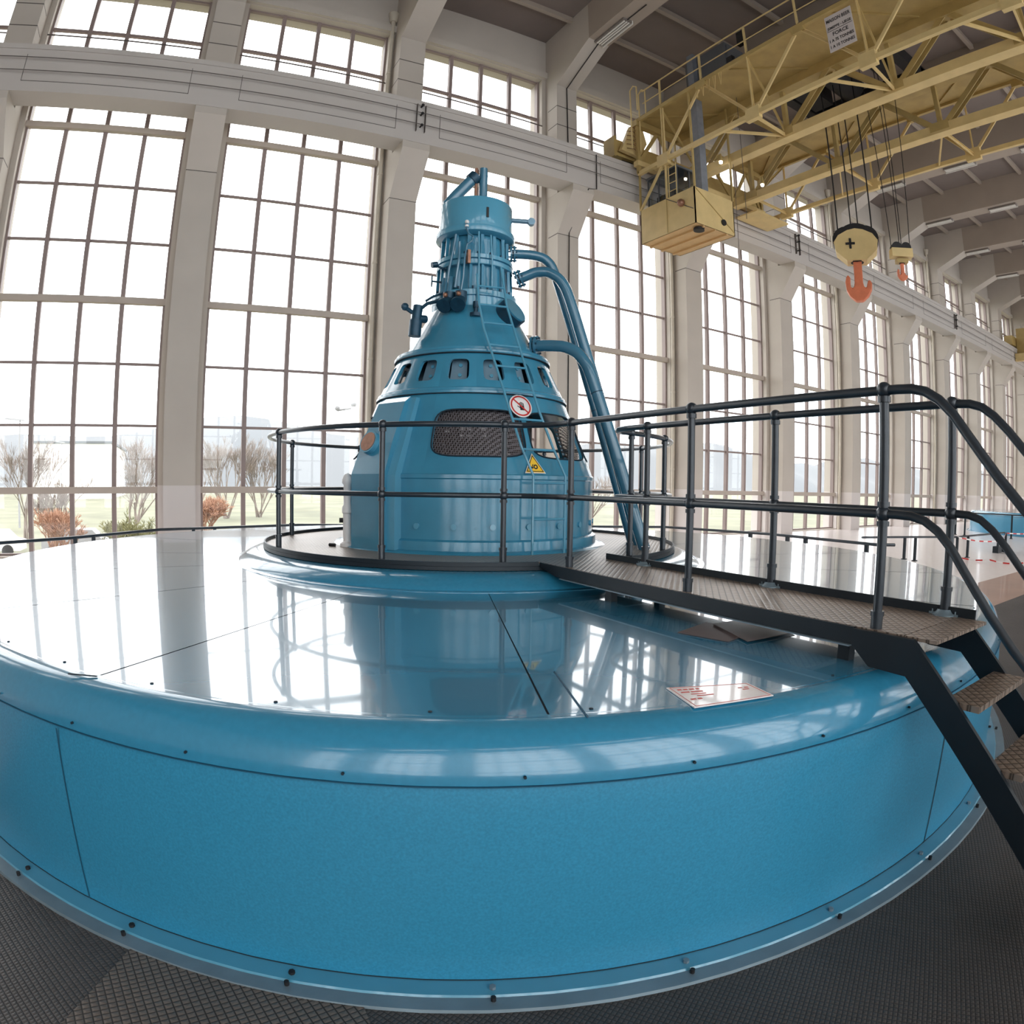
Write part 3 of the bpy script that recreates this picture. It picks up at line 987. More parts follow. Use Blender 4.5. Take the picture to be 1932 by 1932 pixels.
n_, ax_, ay_ = surf_frame(270.8, .14)
c1 = pol(270.8, TR(.15), .15) + n_ * .012
tr = empty('warning_sign', c1, 'yellow triangular warning sign with black border below the mesh window', 'sign')
def tri(c, s_, t, m, name, parent, hole=None):
    pts = [(-s_, -s_ * .78), (s_, -s_ * .78), (0, s_ * 1.0)]
    b = MB(); b.prism(pts, ax_, ay_, c, n_ * t)
    return b.build(name, M[m], parent, ang=None)
tri(c1, .104, .003, 'white', 'sign_plate', tr)
tri(c1 + n_ * .0032, .094, .001, 'amber', 'yellow_field', tr)
b = MB()
s_ = .082
T3 = [Vector((-s_, -s_ * .78)), Vector((s_, -s_ * .78)), Vector((0, s_ * 1.0))]
for i in range(3):
    p_, q_ = T3[i], T3[(i + 1) % 3]
    b.bar(c1 + n_ * .0048 + ax_ * p_.x + ay_ * p_.y, c1 + n_ * .0048 + ax_ * q_.x + ay_ * q_.y, .007, .001, n_)
b.build('black_border', M['ink'], tr, ang=None)
disc(c1 + n_ * .0045 + ax_ * .012 - ay_ * .022, n_, ax_, ay_, .022, .0008, 'ink', 'gear_symbol', tr, r_in=.010, seg=20)
b = MB(); b.obox(c1 + n_ * .0048 - ax_ * .026 - ay_ * .03, ax_, ay_, n_, .014, .008, .0005).obox(c1 + n_ * .0048 - ax_ * .018 - ay_ * .012, (ax_ * .5 + ay_ * .85), (ay_ * .5 - ax_ * .85), n_, .016, .004, .0005)
b.build('hand_symbol', M['ink'], tr, ang=None)

# ================================================================ WALKWAY
WK = empty('walkway', (2.74, 2.5, -.62), 'dark steel chequer plate walkway ringing the tower with bridge and stair down to the floor', 'walkway')
ZD = -.57
BX0, BX1, BY0 = 2.455, 3.02, 1.19
MB().lathe([(1.24, ZD - .045), (1.24, ZD - .028), (2.03, ZD - .028), (2.045, ZD - .055), (1.98, ZD - .055)], (AX, AY, 0), 128).build('ring_deck', M['deck'], WK)
MB().lathe([(2.025, ZD - .026), (2.046, ZD - .026), (2.055, ZD - .028), (2.055, ZD - .056), (2.04, ZD - .057)], (AX, AY, 0), 128).build('ring_edge', M['steel'], WK)
MB().lathe([(2.035, ZD - .027), (2.035, ZD + .004), (2.050, ZD + .004), (2.050, ZD - .027)], (AX, AY, 0), 120, -77, 258.4).build('toe_board', M['steel'], WK)
yj = AY - math.sqrt(2.03 ** 2 - .25 ** 2)
MB().box(BX0, BX1, BY0, 3.99, ZD - .012, ZD + .002).build('bridge_deck', M['deck'], WK, ang=None)
MB().box(BX0, BX1, 1.04, BY0 - .006, ZD - .012, ZD + .002).build('nosing_plate', M['deck'], WK, ang=None)
b = MB()
b.prism([(1.42, ZD - .075), (3.72, ZD - .075), (3.93, ZD - .03), (3.93, ZD), (1.42, ZD)], (0, 1, 0), (0, 0, 1), (BX0 - .012, 0, 0), (.014, 0, 0))
b.build('side_beam', M['steel'], WK, ang=None)
b = MB().box(BX1, BX1 + .014, 1.10, 3.9, ZD - .07, ZD + .045)
b.build('side_beam', M['steel'], WK, ang=None)
MB().box(BX0 - .028, BX0 + .05, 1.43, 3.65, ZD - .083, ZD - .077).build('bottom_flange', M['flange'], WK, ang=None)
b = MB()
for y in (1.7, 2.6, 3.4):
    b.box(BX0, BX1, y - .02, y + .02, ZD - .07, ZD - .012)
each(b, 'cross_bearer', M['steel'], WK, ang=None)
b = MB()
for y in (3.2, 1.5):
    b.box(BX0 + .05, BX0 + .10, y - .03, y + .03, -.737, ZD - .07)
    b.box(BX1 - .10, BX1 - .05, y - .03, y + .03, -.737, ZD - .07)
each(b, 'support_foot', M['steel'], WK, ang=None)
# stringers
sl = .985
ybot = 1.134 - (1.70 - .573) / sl
prof = [(1.42, ZD - .004), (1.134, ZD - .004), (ybot, ZF), (ybot + .155, ZF), (1.153, ZD - .156), (1.33, ZD - .150), (1.42, ZD - .075)]
for x in (BX0 - .022, BX1 + .002):
    MB().prism(prof, (0, 1, 0), (0, 0, 1), (x, 0, 0), (.022, 0, 0)).build('stringer', M['steel'], WK, ang=None, fix=True)
for i in range(1, 6):
    z = ZD - .215 * i
    yn = 1.134 - (abs(z - ZD)) / sl
    b = MB().box(BX0, BX1 + .002, yn - .088, yn + .062, z - .025, z)
    b.build('tread', M['deck'], WK, ang=None)

# ================================================================ RAILINGS
RL = empty('guard_railing', (2.5, 3.0, ZD), 'dark tubular two-rail guard railing following the walkway ring, bridge and stair', 'railing')
ZR, ZMd = .415, -.065
RR = 2.0
def railpath(z, near_dz=0.0):
    pts = []
    # near hand rail: from the foot of the stair up to the bridge
    xs = 2.49
    def st(y): return z
    pts += [(xs, .16, z - .985), (xs, .45, z - .72), (xs, .74, z - .462), (xs, .85, z - .345), (xs, .91, z - .272)]
    for y, dz in ((.97, -.195), (1.03, -.115), (1.09, -.055), (1.15, -.018), (1.21, -.003), (1.28, 0)):
        pts.append((xs, y, z + dz))
    pts += [(xs, 2.0, z), (xs, 3.0, z), (xs, 3.62, z), (2.46, 3.85, z)]
    a = 255.0
    while a > -78:
        p = pol(a, RR, z)
        pts.append(tuple(p))
        a -= 4.0
    pts.append(tuple(pol(-80, RR, z)))
    xf = 3.03
    pts += [(3.11, 3.90, z), (3.05, 3.80, z), (xf, 3.65, z), (xf, 3.0, z), (xf, 2.0, z)]
    for y, dz in ((1.25, 0), (1.17, -.004), (1.11, -.022), (1.05, -.065), (.98, -.135), (.91, -.215), (.80, -.335), (.45, -.68)):
        pts.append((xf, y, z + dz))
    pts += [(xf, .16, z - .95)]
    return pts
MB().tube(railpath(ZR - .005), .0205, 12).build('top_rail', M['rail'], RL)
MB().tube(railpath(ZMd - .03), .0185, 12).build('mid_rail', M['rail'], RL)
def post(x, y, zb=ZD, zt=ZR, foot=True, r=.0205):
    b = MB()
    b.cyl((x, y, zb), (x, y, zt), r, 12)
    b.ball((x, y, zt - .003), .034, 12, 8)
    b.cyl((x, y, zt - .055), (x, y, zt - .03), .028, 12)
    zm = ZMd - .03
    b.ball((x, y, zm), .033, 12, 8)
    b.cyl((x, y, zm - .05), (x, y, zm - .03), .027, 12).cyl((x, y, zm + .03), (x, y, zm + .05), .027, 12)
    b.cyl((x, y, zb), (x, y, zb + .12), .026, 12).cyl((x, y, zb + .115), (x, y, zb + .135), .030, 12)
    o = b.build('post', M['rail'], RL)
    if foot:
        f = MB()
        f.lathe([(.035, .03), (.045, .015), (.06, .008), (.06, 0)], (x, y, zb), 14)
        f.bar((x, y - .075, zb + .006), (x, y + .075, zb + .006), .035, .012)
        f.cyl((x, y - .06, zb + .01), (x, y - .06, zb + .025), .012, 6).cyl((x, y + .06, zb + .01), (x, y + .06, zb + .025), .012, 6)
        f.build('post_foot', M['flange'], o)
    return o
for y in (3.62, 2.485, 1.34):
    post(2.49, y, foot=False, zb=ZD - .06)
for y in (3.46, 2.337, 1.261):
    post(3.03, y)
for a in (225.6, 251.2, 188.7, 142.8, 108, 72, 36, 350.5, 302.8, 284):
    p = pol(a, RR)
    post(p.x, p.y, foot=False, zb=ZD - .03)
for x in (2.49, 3.03):
    y = .16
    b = MB().cyl((x, y, ZF), (x, y, ZR - .97), .0205, 12)
    b.ball((x, y, ZR - .98), .034, 12, 8).ball((x, y, -1.07), .033, 12, 8)
    b.build('post', M['rail'], RL)

# ================================================================ NOTICES ON THE DRUM TOP
def notice(cs, label, m, marks):
    cs = [Vector(c) for c in cs]
    o_ = sum(cs, Vector()) / 4
    e = empty('notice_sheet', o_, label, 'notice')
    b = MB(); b.add([tuple(c) for c in cs] + [tuple(c + Vector((0, 0, .004))) for c in cs],
                    [(3, 2, 1, 0), (4, 5, 6, 7), (0, 1, 5, 4), (1, 2, 6, 5), (2, 3, 7, 6), (3, 0, 4, 7)])
    b.build('sheet', M[m], e, ang=None)
    if marks:
        zz = Vector((0, 0, .0046))
        def bl(a, c):
            return (cs[0] * (1 - a) + cs[1] * a) * (1 - c) + (cs[3] * (1 - a) + cs[2] * a) * c + zz
        b = MB()
        for (a, c, w_, h_) in marks:
            b.bar(bl(a, c), bl(a, c + w_), h_, .0006)
        each(b, 'print_line', M['pink'], e, None)
        b = MB()
        for (p_, q_) in (((.03, .03), (.97, .03)), ((.97, .03), (.97, .97)), ((.97, .97), (.03, .97)), ((.03, .97), (.03, .03))):
            b.bar(bl(*p_), bl(*q_), .0022, .0006)
        b.build('print_border', M['pink'], e, ang=None)
    return e
ZN = -.7355
notice([(1.592, 1.669, ZN), (1.525, 1.456, ZN), (1.848, 1.376, ZN), (1.886, 1.532, ZN)],
       'white sheet with faint red print lying near the rim of the drum top', 'paper',
       [(.16, .08, .05, .012), (.16, .15, .05, .012), (.16, .22, .06, .012), (.16, .30, .04, .012), (.30, .08, .10, .010), (.30, .20, .14, .010), (.42, .16, .18, .006), (.52, .20, .20, .006), (.66, .08, .06, .012), (.66, .16, .05, .012), (.30, .78, .05, .008), (.30, .86, .05, .008), (.42, .80, .08, .006)])
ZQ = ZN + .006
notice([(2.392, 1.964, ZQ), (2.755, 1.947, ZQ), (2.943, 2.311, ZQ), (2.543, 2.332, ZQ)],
       'printed sheet under the bridge, browned by shade painted into its colour', 'papershade', None)
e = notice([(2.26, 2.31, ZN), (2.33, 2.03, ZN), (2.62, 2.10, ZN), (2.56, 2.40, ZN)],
       'pale crumpled sheet in the same painted shade, showing behind the printed sheet under the bridge', 'papershade', None)

# ================================================================ LOW FLOOR RAILINGS, TAPE
def lowrail(path, posts, label, zt):
    e_ = empty('low_railing', (path[0][0], path[0][1], ZF), label, 'railing')
    MB().tube([(x, y, z) for x, y, z in path], .026, 10).build('top_rail', M['rail'], e_)
    for (x, y, z) in posts:
        b = MB().box(x - .03, x + .03, y - .03, y + .03, ZF, z)
        b.box(x - .07, x + .07, y - .05, y + .05, ZF, ZF + .02)
        b.build('post', M['steel'], e_, ang=None)
    return e_
zb = -.88
lowrail([(-4.2, 9.2, zb - .02), (-2.7, 10.0, zb), (-1.7, 10.7, zb), (-.3, 12.2, zb), (2.4, 12.9, zb), (6.0, 11.6, zb), (9.4, 10.1, zb), (10.0, 7.75, zb), (9.82, 5.37, zb), (10.1, 5.19, zb)],
        [(-1.62, 10.78, zb), (-1.36, 11.05, zb), (.32, 12.37, zb), (.72, 12.46, zb), (-3.4, 9.6, zb), (9.55, 9.5, zb), (9.90, 8.2, zb), (9.97, 7.35, zb), (9.92, 6.9, zb), (9.87, 5.6, zb)],
        'low dark hand rail running round the far side of the near drum', zb)
zc = -1.13
lowrail([(14.2, 8.2, zc), (15.6, 7.6, zc), (16.95, 6.85, zc), (18.6, 6.79, zc), (20.55, 6.72, zc)],
        [(15.62, 7.74, zc), (15.5, 7.38, zc), (16.94, 6.83, zc), (17.65, 6.8, zc), (20.04, 6.74, zc), (20.57, 6.67, zc)],
        'low dark rail on paired posts standing on the pale floor with tape tied to it', zc)
lowrail([(26.93, 10.96, -.78), (26.8, 9.0, -.78), (27.3, 7.0, -.78), (28.2, 5.2, -.78), (30, 4.2, -.78)],
        [(26.9, 10.96, -.78), (26.8, 10.5, -.78), (26.9, 8.5, -.78), (27.3, 7.0, -.78), (28.2, 5.2, -.78)],
        'distant dark rail on posts in front of the far drum', -.78)
b = empty('ballast_block', (20.0, 6.7, ZF), 'two small dark square feet under the far posts of the taped rail', 'block')
each(MB().box(19.86, 20.2, 6.66, 6.84, ZF, ZF + .19).box(20.4, 20.75, 6.58, 6.76, ZF, ZF + .19), 'foot_block', M['steel'], b, None)
def tape(path, label, w_=.035):
    e_ = empty('barrier_tape', path[0], label, 'tape')
    P = [Vector(p) for p in path]
    segs = []
    tot = 0
    step = .17
    pts = []
    for i in range(len(P) - 1):
        L_ = (P[i + 1] - P[i]).length
        k_ = max(1, int(L_ / step))
        for j in range(k_):
            t = j / k_
            q = P[i] + (P[i + 1] - P[i]) * t
            q.z -= .05 * math.sin(math.pi * t)
            pts.append(q)
    pts.append(P[-1])
    vs = []; fs = []
    for i, q in enumerate(pts):
        vs += [(q.x, q.y, q.z - w_ / 2), (q.x, q.y, q.z + w_ / 2)]
        if i: fs.append((2 * i - 2, 2 * i, 2 * i + 1, 2 * i - 1))
    o = MB().add(vs, fs).build('tape_strip', M['white'], e_, ang=None)
    o.data.materials.append(M['red'])
    for i, p in enumerate(o.data.polygons): p.material_index = i % 2
    return e_
tape([(16.94, 6.83, -1.13), (18.6, 6.2, -1.26), (20.57, 6.67, -1.14), (22.5, 5.9, -1.1)], 'red and white barrier tape tied along the upper posts of the taped rail')
tape([(16.9, 6.85, -1.62), (16.95, 5.9, -1.63), (16.98, 5.0, -1.63), (17.1, 4.2, -1.62)], 'red and white barrier tape stretched low across the pale floor')

# ================================================================ WALL SERVICES
for i, k in enumerate((-.5, 1.5, 3.5, 5.5, 7.5)):
    xc = WX0 + (k + 0) * BAY
    xp = WX0 + k * BAY - .47 + 0
    lab = ['leftmost pale downpipe beside the pilaster at the picture edge', 'pale downpipe beside the pilaster just left of the conical tower',
           'pale downpipe beside the pilaster below the crane cabin', 'pale downpipe beside the pilaster right of the big hook',
           'pale downpipe beside a far pilaster'][i]
    e_ = empty('downpipe', (xp, 15.42, ZF), lab, 'pipe', 'downpipes on the window wall')
    MB().cyl((xp, 15.42, ZF), (xp, 15.42, 13.4), .06, 12).build('pipe_run', M['downpipe'], e_)
    b = MB()
    for z in (0.5, 3.0, 5.5, 8.0, 11.2): b.cyl((xp, 15.42, z), (xp, 15.42, z + .05), .072, 12)
    each(b, 'pipe_collar', M['downpipe'], e_)
    MB().cyl((xp, 15.42, 13.1), (xp, 15.42, 13.4), .10, 12, .16).build('hopper', M['downpipe'], e_)
for z, lab in ((9.215, 'upper bare conductor wire running along the runway beam'), (8.87, 'lower bare conductor wire running along the runway beam')):
    o = MB().cyl((X_L, 13.93, z), (X_R, 13.93, z), .012, 6).build('conductor_wire', M['groove'])
    tag(o, lab, 'wire')
for x, lab in ((5.13, 'black insulator bracket on the runway beam left of the tower top'), (19.9, 'black insulator bracket on the runway beam behind the big hook'), (34.7, 'small insulator bracket on the distant part of the runway beam')):
    e_ = empty('insulator_bracket', (x, 14.0, 8.7), lab, 'bracket')
    each(MB().box(x - .12, x - .11, 13.98, 14.05, 8.7, 9.5).box(x + .11, x + .12, 13.98, 14.05, 8.7, 9.5), 'bracket_arm', M['groove'], e_, None)
    for z in (9.45, 9.2, 8.85):
        MB().cyl((x, 14.05, z), (x, 13.90, z), .022, 10).ball((x, 13.92, z), .04, 10, 6).build('insulator', M['black'], e_)
# black cable coming down column 2.5
xc = WX0 + 2.5 * BAY
o = MB().tube([(xc, 11.0, 12.9), (xc, 11.8, 12.9), (xc, 13.2, 12.88), (xc - .02, 14.83, 12.15), (xc, 14.84, 10.8), (xc, 14.82, 9.8)], .016, 6).build('power_cable', M['black'])
tag(o, 'black cable running from the beam lamp down the upper column right of the tower', 'cable')
xq = xc + .16
o = MB().tube([(xq + .26, 14.0, 9.52), (xq + .26, 14.02, 8.4), (xq, 14.05, 8.36), (xc, 14.80, 7.2), (xc, 14.83, 5.0), (xc, 14.83, -.1), (xc, 14.83, ZF + .1)], .016, 6).build('power_cable', M['black'])
tag(o, 'black cable running from the runway beam down the pilaster behind the blue pipes', 'cable')

# beam lamps
LP = None
for k in range(2, 12):
    xc = WX0 + (k + .5) * BAY
    for j, y in enumerate((12.5, 9.2, 5.9, 2.6, -.7)):
        if k == 2:
            lab = ['long lamp under the nearest roof beam beside the black cable', 'second long lamp from the window wall under the nearest roof beam', 'lamp hidden high above the crane under the nearest roof beam', None, None][j]
        elif k in (5, 6, 7, 8):
            lab = '%s long lamp from the window wall under the %s roof beam seen beyond the crane' % (('first', 'second', 'third', 'fourth', 'fifth')[j], {5: 'nearest', 6: 'second', 7: 'third', 8: 'fourth'}[k])
        else:
            lab = 'long pale lamp under a roof beam above or far beyond the crane'
        if lab is None: continue
        if LP is None:
            LP = empty('beam_lamp', (xc, y, 12.93), lab, 'lamp', 'lamps under the roof beams')
            MB().box(xc - .15, xc + .15, y - .68, y + .68, 12.86, 12.93).build('housing', M['lampbox'], LP, ang=None)
            b = MB()
            for dx in (-.08, .0, .08):
                b.cyl((xc + dx, y - .64, 12.845), (xc + dx, y + .64, 12.845), .024, 10)
            each(b, 'tube', M['lamp'], LP)
            MB().box(xc + .15, xc + .175, y - .70, y + .70, 12.80, 12.93).build('reflector', M['lamp'], LP, ang=None)
        else:
            dup(LP, (xc, y, 12.93), None, lab, 'lamps under the roof beams')

# ================================================================ CRANE
CR = empty('overhead_crane', (14.7, 3.1, 9.1), 'yellow lattice overhead travelling crane spanning the hall at upper right', 'crane')
XA, XB, XC, XD = 11.87, 13.6, 16.05, 17.5
ZDK, ZA, ZB, ZTC = 11.09, 9.2, 9.40, 10.98
YE, YS = 13.75, 2 * YM - 13.75
nodes = [12.66 - 3.36 * i for i in range(7)]      # bottom nodes
nodes = [y for y in nodes if y > YS]
tops = [12.66 + 1.68 - 3.36 * i for i in range(8)]
tops = [y for y in tops if YS < y < YE]
def light_truss(x, name, y_rail=True):
    b = MB().bar((x, YS, ZA), (x, YE, ZA), .10, .13)
    b.build('bottom_chord', M['yellowl'], CR, ang=None)
    MB().box(x - .05, x + .05, YS, YE, ZDK - .12, ZDK).build('top_chord', M['yellow'], CR, ang=None)
    for y in nodes:
        MB().angle((x, y, ZA), (x, y, ZDK - .06), .06).build('truss_vertical', M['yellowl'], CR, ang=None)
        MB().box(x - .065, x + .065, y - .22, y + .22, ZA - .16, ZA + .20).build('gusset', M['yellowl'], CR, ang=None)
        for s_ in (1.68, -1.68):
            if YS < y + s_ < YE:
                MB().angle((x, y, ZA), (x, y + s_, ZDK - .08), .075).build('truss_diagonal', M['yellowl'], CR, ang=None)
    for y in tops:
        MB().box(x - .06, x + .06, y - .18, y + .18, ZDK - .25, ZDK - .02).build('gusset', M['yellow'], CR, ang=None)
    for y in (YS, YE):
        MB().bar((x, y, ZA), (x, y, ZDK), .10, .10).build('end_post', M['yellow'], CR, ang=None)
def main_truss(x, flip):
    MB().box(x - .15, x + .15, YS, YE, ZB - .13, ZB - .09).box(x - .14, x - .10, YS, YE, ZB - .09, ZB + .14).box(x + .10, x + .14, YS, YE, ZB - .09, ZB + .14).build('bottom_chord', M['yellowl'], CR, ang=None)
    MB().box(x - .16, x + .16, YS, YE, ZTC - .22, ZTC - .18).box(x - .14, x - .10, YS, YE, ZTC - .18, ZTC + .11).box(x + .10, x + .14, YS, YE, ZTC - .18, ZTC + .11).build('top_chord', M['yellow'], CR, ang=None)
    for y0 in nodes:
        y = y0 + .27
        MB().bar((x, y, ZB), (x, y, ZTC - .1), .12, .12).build('truss_vertical', M['yellow'], CR, ang=None)
        for s_ in (1.62, -1.62):
            if YS < y + s_ < YE:
                b = MB()
                for dx in (-.09, .09):
                    b.bar((x + dx, y + (.05 if s_ > 0 else -.05), ZB), (x + dx, y + s_, ZTC - .15), .025, .15, (1, 0, 0) if False else (0, 0, 1))
                each(b, 'truss_diagonal', M['yellow'], CR, None)
        MB().box(x - .15, x + .15, y - .28, y + .28, ZB - .05, ZB + .2).build('gusset', M['yellow'], CR, ang=None)
light_truss(XA, 'a'); light_truss(XD, 'd')
main_truss(XB, 1); main_truss(XC, -1)
# walkway decks
for x0, x1 in ((XA, XB - .1), (XC + .1, XD)):
    MB().box(x0, x1, YS, YE, ZDK - .025, ZDK).build('walkway_deck', M['yellow'], CR, ang=None)
MB().box(XA - .02, XA + .05, YS, YE, ZDK, ZDK + .04).build('kerb_strip', M['groove'], CR, ang=None)
# cross frames and bottom bracing between light and main trusses
for xa, xb in ((XA, XB), (XD, XC)):
    for y0 in nodes:
        y = y0 + .27
        MB().angle((xa, y0, ZDK - .1), (xb, y, ZB), .07).build('sway_brace', M['yellow'], CR, ang=None)
        MB().angle((xa, y0, ZA), (xb, y, ZB), .08).build('cross_strut', M['yellowl'], CR, ang=None)
        if y0 + 1.68 < YE:
            MB().angle((xa, y0 + 1.12, ZA), (xb, y, ZB), .07).build('bottom_brace', M['yellowl'], CR, ang=None)
        MB().bar((xa, y0 + .9 if y0 + .9 < YE else y0, ZDK - .05), (xb, y0 - .9 if y0 - .9 > YS else y0, ZDK - .05), .05, .05).build('deck_brace', M['yellow'], CR, ang=None)
# hand rail on the walkway
MB().tube([(XA, YS, ZDK + .9), (XA, YE - .3, ZDK + .9)], .022, 8).build('hand_rail', M['yellowl'], CR)
MB().tube([(XA, YS, ZDK + .45), (XA, YE - .3, ZDK + .45)], .016, 8).build('hand_rail', M['yellowl'], CR)
yy = 12.66
while yy > YS:
    MB().bar((XA, yy, ZDK - .1), (XA, yy, ZDK + .9), .05, .05).build('rail_post', M['yellowl'], CR, ang=None)
    yy -= 1.68
b = MB(); 
for x in (XA - .35, XA - .02):
    b.tube([(x, 13.6, 9.9), (x, 13.6, 11.95), (x, 13.45, 12.05), (x, 13.3, 11.95), (x, 13.3, 11.1)], .022, 8)
each(b, 'access_hoop', M['yellowl'], CR)
# end carriages on the runway rails
for y, s_ in ((14.38, 1), (2 * YM - 14.38, -1)):
    b = MB().box(11.3, 18.1, y - .22, y + .22, 9.86, 10.42)
    b.box(11.25, 11.32, y - .26, y + .26, 9.8, 10.5)
    b.build('end_carriage', M['yellow'], CR, ang=None)
    b = MB()
    for x in (11.9, 12.9, 16.6, 17.6):
        b.cyl((x, y - .08, 9.94), (x, y + .08, 9.94), .22, 20)
    each(b, 'carriage_wheel', M['black'], CR)
    yg = y - s_ * .62
    MB().box(XA - .1, XD + .1, yg - .1, yg + .1, 9.45, 9.62).build('end_girder', M['yellowl'], CR, ang=None)
    MB().box(XA - .1, XD + .1, yg - .1, yg + .1, 10.85, 11.05).build('end_girder', M['yellow'], CR, ang=None)
    for xa, xb in ((XA, 12.7), (12.7, XB), (XB, 14.8), (14.8, XC), (XC, 16.8), (16.8, XD)):
        up_ = xa in (XA, XB, XC)
        MB().angle((xa, yg, 9.55 if up_ else 10.9), (xb, yg, 10.9 if up_ else 9.55), .10).build('end_brace', M['yellow'], CR, ang=None)
b = MB()
b.prism([(11.36, 9.95), (12.05, 9.90), (12.36, 10.45), (12.2, 11.0), (11.75, 10.9)], (1, 0, 0), (0, 0, 1), (0, 13.9, 0), (0, .15, 0))
b.build('corner_plate', M['yellowl'], CR, ang=None)
b = MB()
for i in range(6):
    z = 10.0 + .15 * i
    b.tube([(11.5, 13.82, z), (11.75, 13.80, z + .05), (12.0, 13.84, z - .02), (11.8, 13.78, z + .1)], .012, 6)
each(b, 'cable_coil', M['copper'], CR)
# platform under the far end carriage
MB().box(16.3, 18.0, 13.0, 13.95, 9.05, 9.10).build('service_platform', M['yellowl'], CR, ang=None)
# cubicle, motors, mast on the deck
MB().box(12.55, 13.35, 10.6, 12.2, ZDK, ZDK + 1.5).box(12.6, 12.62, 10.55, 10.6, ZDK + .1, ZDK + 1.4).build('electrical_cubicle', M['cabgrey'], CR, ang=None)
MB().box(12.38, 12.62, 11.72, 11.96, 8.05, 12.7).build('grey_mast', M['mastgrey'], CR, ang=None)
b = MB(); b.cyl((12.9, 7.75, 11.52), (12.9, 8.6, 11.52), .40, 24).box(12.5, 13.4, 7.0, 7.7, ZDK, ZDK + .6)
each(b, 'drive_motor', M['black'], CR)
each(MB().box(11.93, 12.05, 9.4, 9.62, ZDK + .48, ZDK + .9).box(11.93, 12.05, 9.85, 10.05, ZDK + .05, ZDK + .3), 'switch_box', M['black'], CR, None)
for y in (12.3, 11.9, 8.7, 8.4):
    MB().ball((12.0, y, ZDK + .08), .04, 8, 5).build('insulator', M['white'], CR)
# festoon cable loops under the deck edge
for i in range(5):
    y = 11.2 - .22 * i
    MB().tube([(XA - .02, y, ZDK - .05), (XA - .02, y - .06, ZDK - .5 - .05 * (i % 2)), (XA - .02, y - .12, ZDK - .05)], .010, 6).build('festoon_loop', M['yellowl'], CR)
# trolley between the main trusses
TL = empty('crane_trolley', (14.8, 8.2, 11.1), 'dark hoist trolley riding between the main crane trusses above the hooks', 'trolley')
b = MB().box(XB - .25, XC + .25, 6.4, 6.7, 11.12, 11.5).box(XB - .25, XC + .25, 9.9, 10.2, 11.12, 11.5).box(XB - .12, XB + .15, 6.4, 10.2, 11.1, 11.45).box(XC - .15, XC + .12, 6.4, 10.2, 11.1, 11.45)
b.build('trolley_frame', M['black'], TL, ang=None)
MB().cyl((14.0, 8.55, 11.5), (15.7, 8.55, 11.5), .42, 28).build('hoist_drum', M['black'], TL)
MB().cyl((14.0, 7.25, 11.45), (15.5, 7.25, 11.45), .28, 24).build('hoist_drum', M['black'], TL)
MB().box(14.1, 15.6, 9.2, 9.85, 11.15, 11.9).build('gearbox', M['black'], TL, ang=None)

# sign plate on the light truss
SG = empty('capacity_sign', (XA - .08, 6.45, 9.76), 'white capacity sign reading FORCE and TONNES hung on the crane truss', 'sign')
MB().box(XA - .10, XA - .08, 6.07, 6.80, 9.77, 10.78).build('sign_plate', M['signgrey'], SG, ang=None)
for body, z, sz in (('MAISON BEER', 10.585, .135), ('JEMEPPE - LIEGE', 10.385, .10), ('FORCE', 10.185, .14), ('1 A 75 TONNES', 10.02, .115), ('1 A 10 TONNES', 9.855, .115)):
    o = text_mesh(body, sz, M['ink'], SG, (XA - .103, 6.435, z), (0, -1, 0), (0, 0, 1), align='CENTER', bold=.002)
    wd = max(v.co.y for v in o.data.vertices) - min(v.co.y for v in o.data.vertices)
    if wd > .66: 
        f_ = .66 / wd
        for v in o.data.vertices: v.co.y *= f_
MB().box(XA - .104, XA - .10, 6.09, 6.78, 10.335, 10.345).build('rule_line', M['ink'], SG, ang=None)

# operator cabin
CB = empty('crane_cabin', (12.64, 12.6, 6.92), 'yellow boxy operator cabin hanging under the crane near the window wall', 'cabin')
cx0, cx1, cy0, cy1, cz0, cz1 = 11.87, 13.41, 11.53, 13.75, 6.92, 7.98
b = MB()
b.box(cx0, cx0 + .03, cy0, cy1, cz0, cz1).box(cx1 - .03, cx1, cy0, cy1, cz0, cz1).box(cx0, cx1, cy0, cy0 + .03, cz0, cz1).box(cx0, cx1, cy1 - .03, cy1, cz0, cz1)
b.build('cabin_wall', M['yellowl'], CB, ang=None)
MB().box(cx0 + .005, cx1 - .005, cy0 + .005, cy1 - .005, cz0, cz0 + .04).build('cabin_floor', M['yellowb'], CB, ang=None)
b = MB()
for x in (12.2, 12.64, 13.1):
    b.box(x - .03, x + .03, cy0 + .02, cy1 - .02, cz0 - .05, cz0)
each(b, 'floor_joist', M['yellowb'], CB, ang=None)
for p_, q_ in (((cx0 - .006, 12.62, cz0 + .02), (cx0 - .006, 12.62, cz1)),):
    MB().bar(p_, q_, .03, .012).build('cover_strip', M['yellow'], CB, ang=None)
MB().bar((cx0 - .008, 12.62, cz1 - .02), (cx0 - .008, 11.6, cz0 + .42), .02, .02).build('tie_rod', M['groove'], CB, ang=None)
MB().bar((cx0 + .02, cy0 - .008, cz1 - .02), (cx1 - .02, cy0 - .008, cz0 + .08), .02, .02).build('tie_rod', M['yellow'], CB, ang=None)
b = MB(); b.ball((cx0 - .06, 12.0, 7.62), .11, 14, 8).cyl((cx0 - .10, 12.0, 7.62), (cx0, 12.0, 7.62), .05, 10)
b.build('spotlight', M['copper'], CB)
b = MB(); b.cyl((12.2, cy0 + .22, cz0 - .03), (12.2, cy0 + .22, cz0 - .10), .15, 18).cyl((12.95, cy0 - .04, 7.2), (12.95, cy0, 7.2), .09, 12)
each(b, 'horn', M['black'], CB)
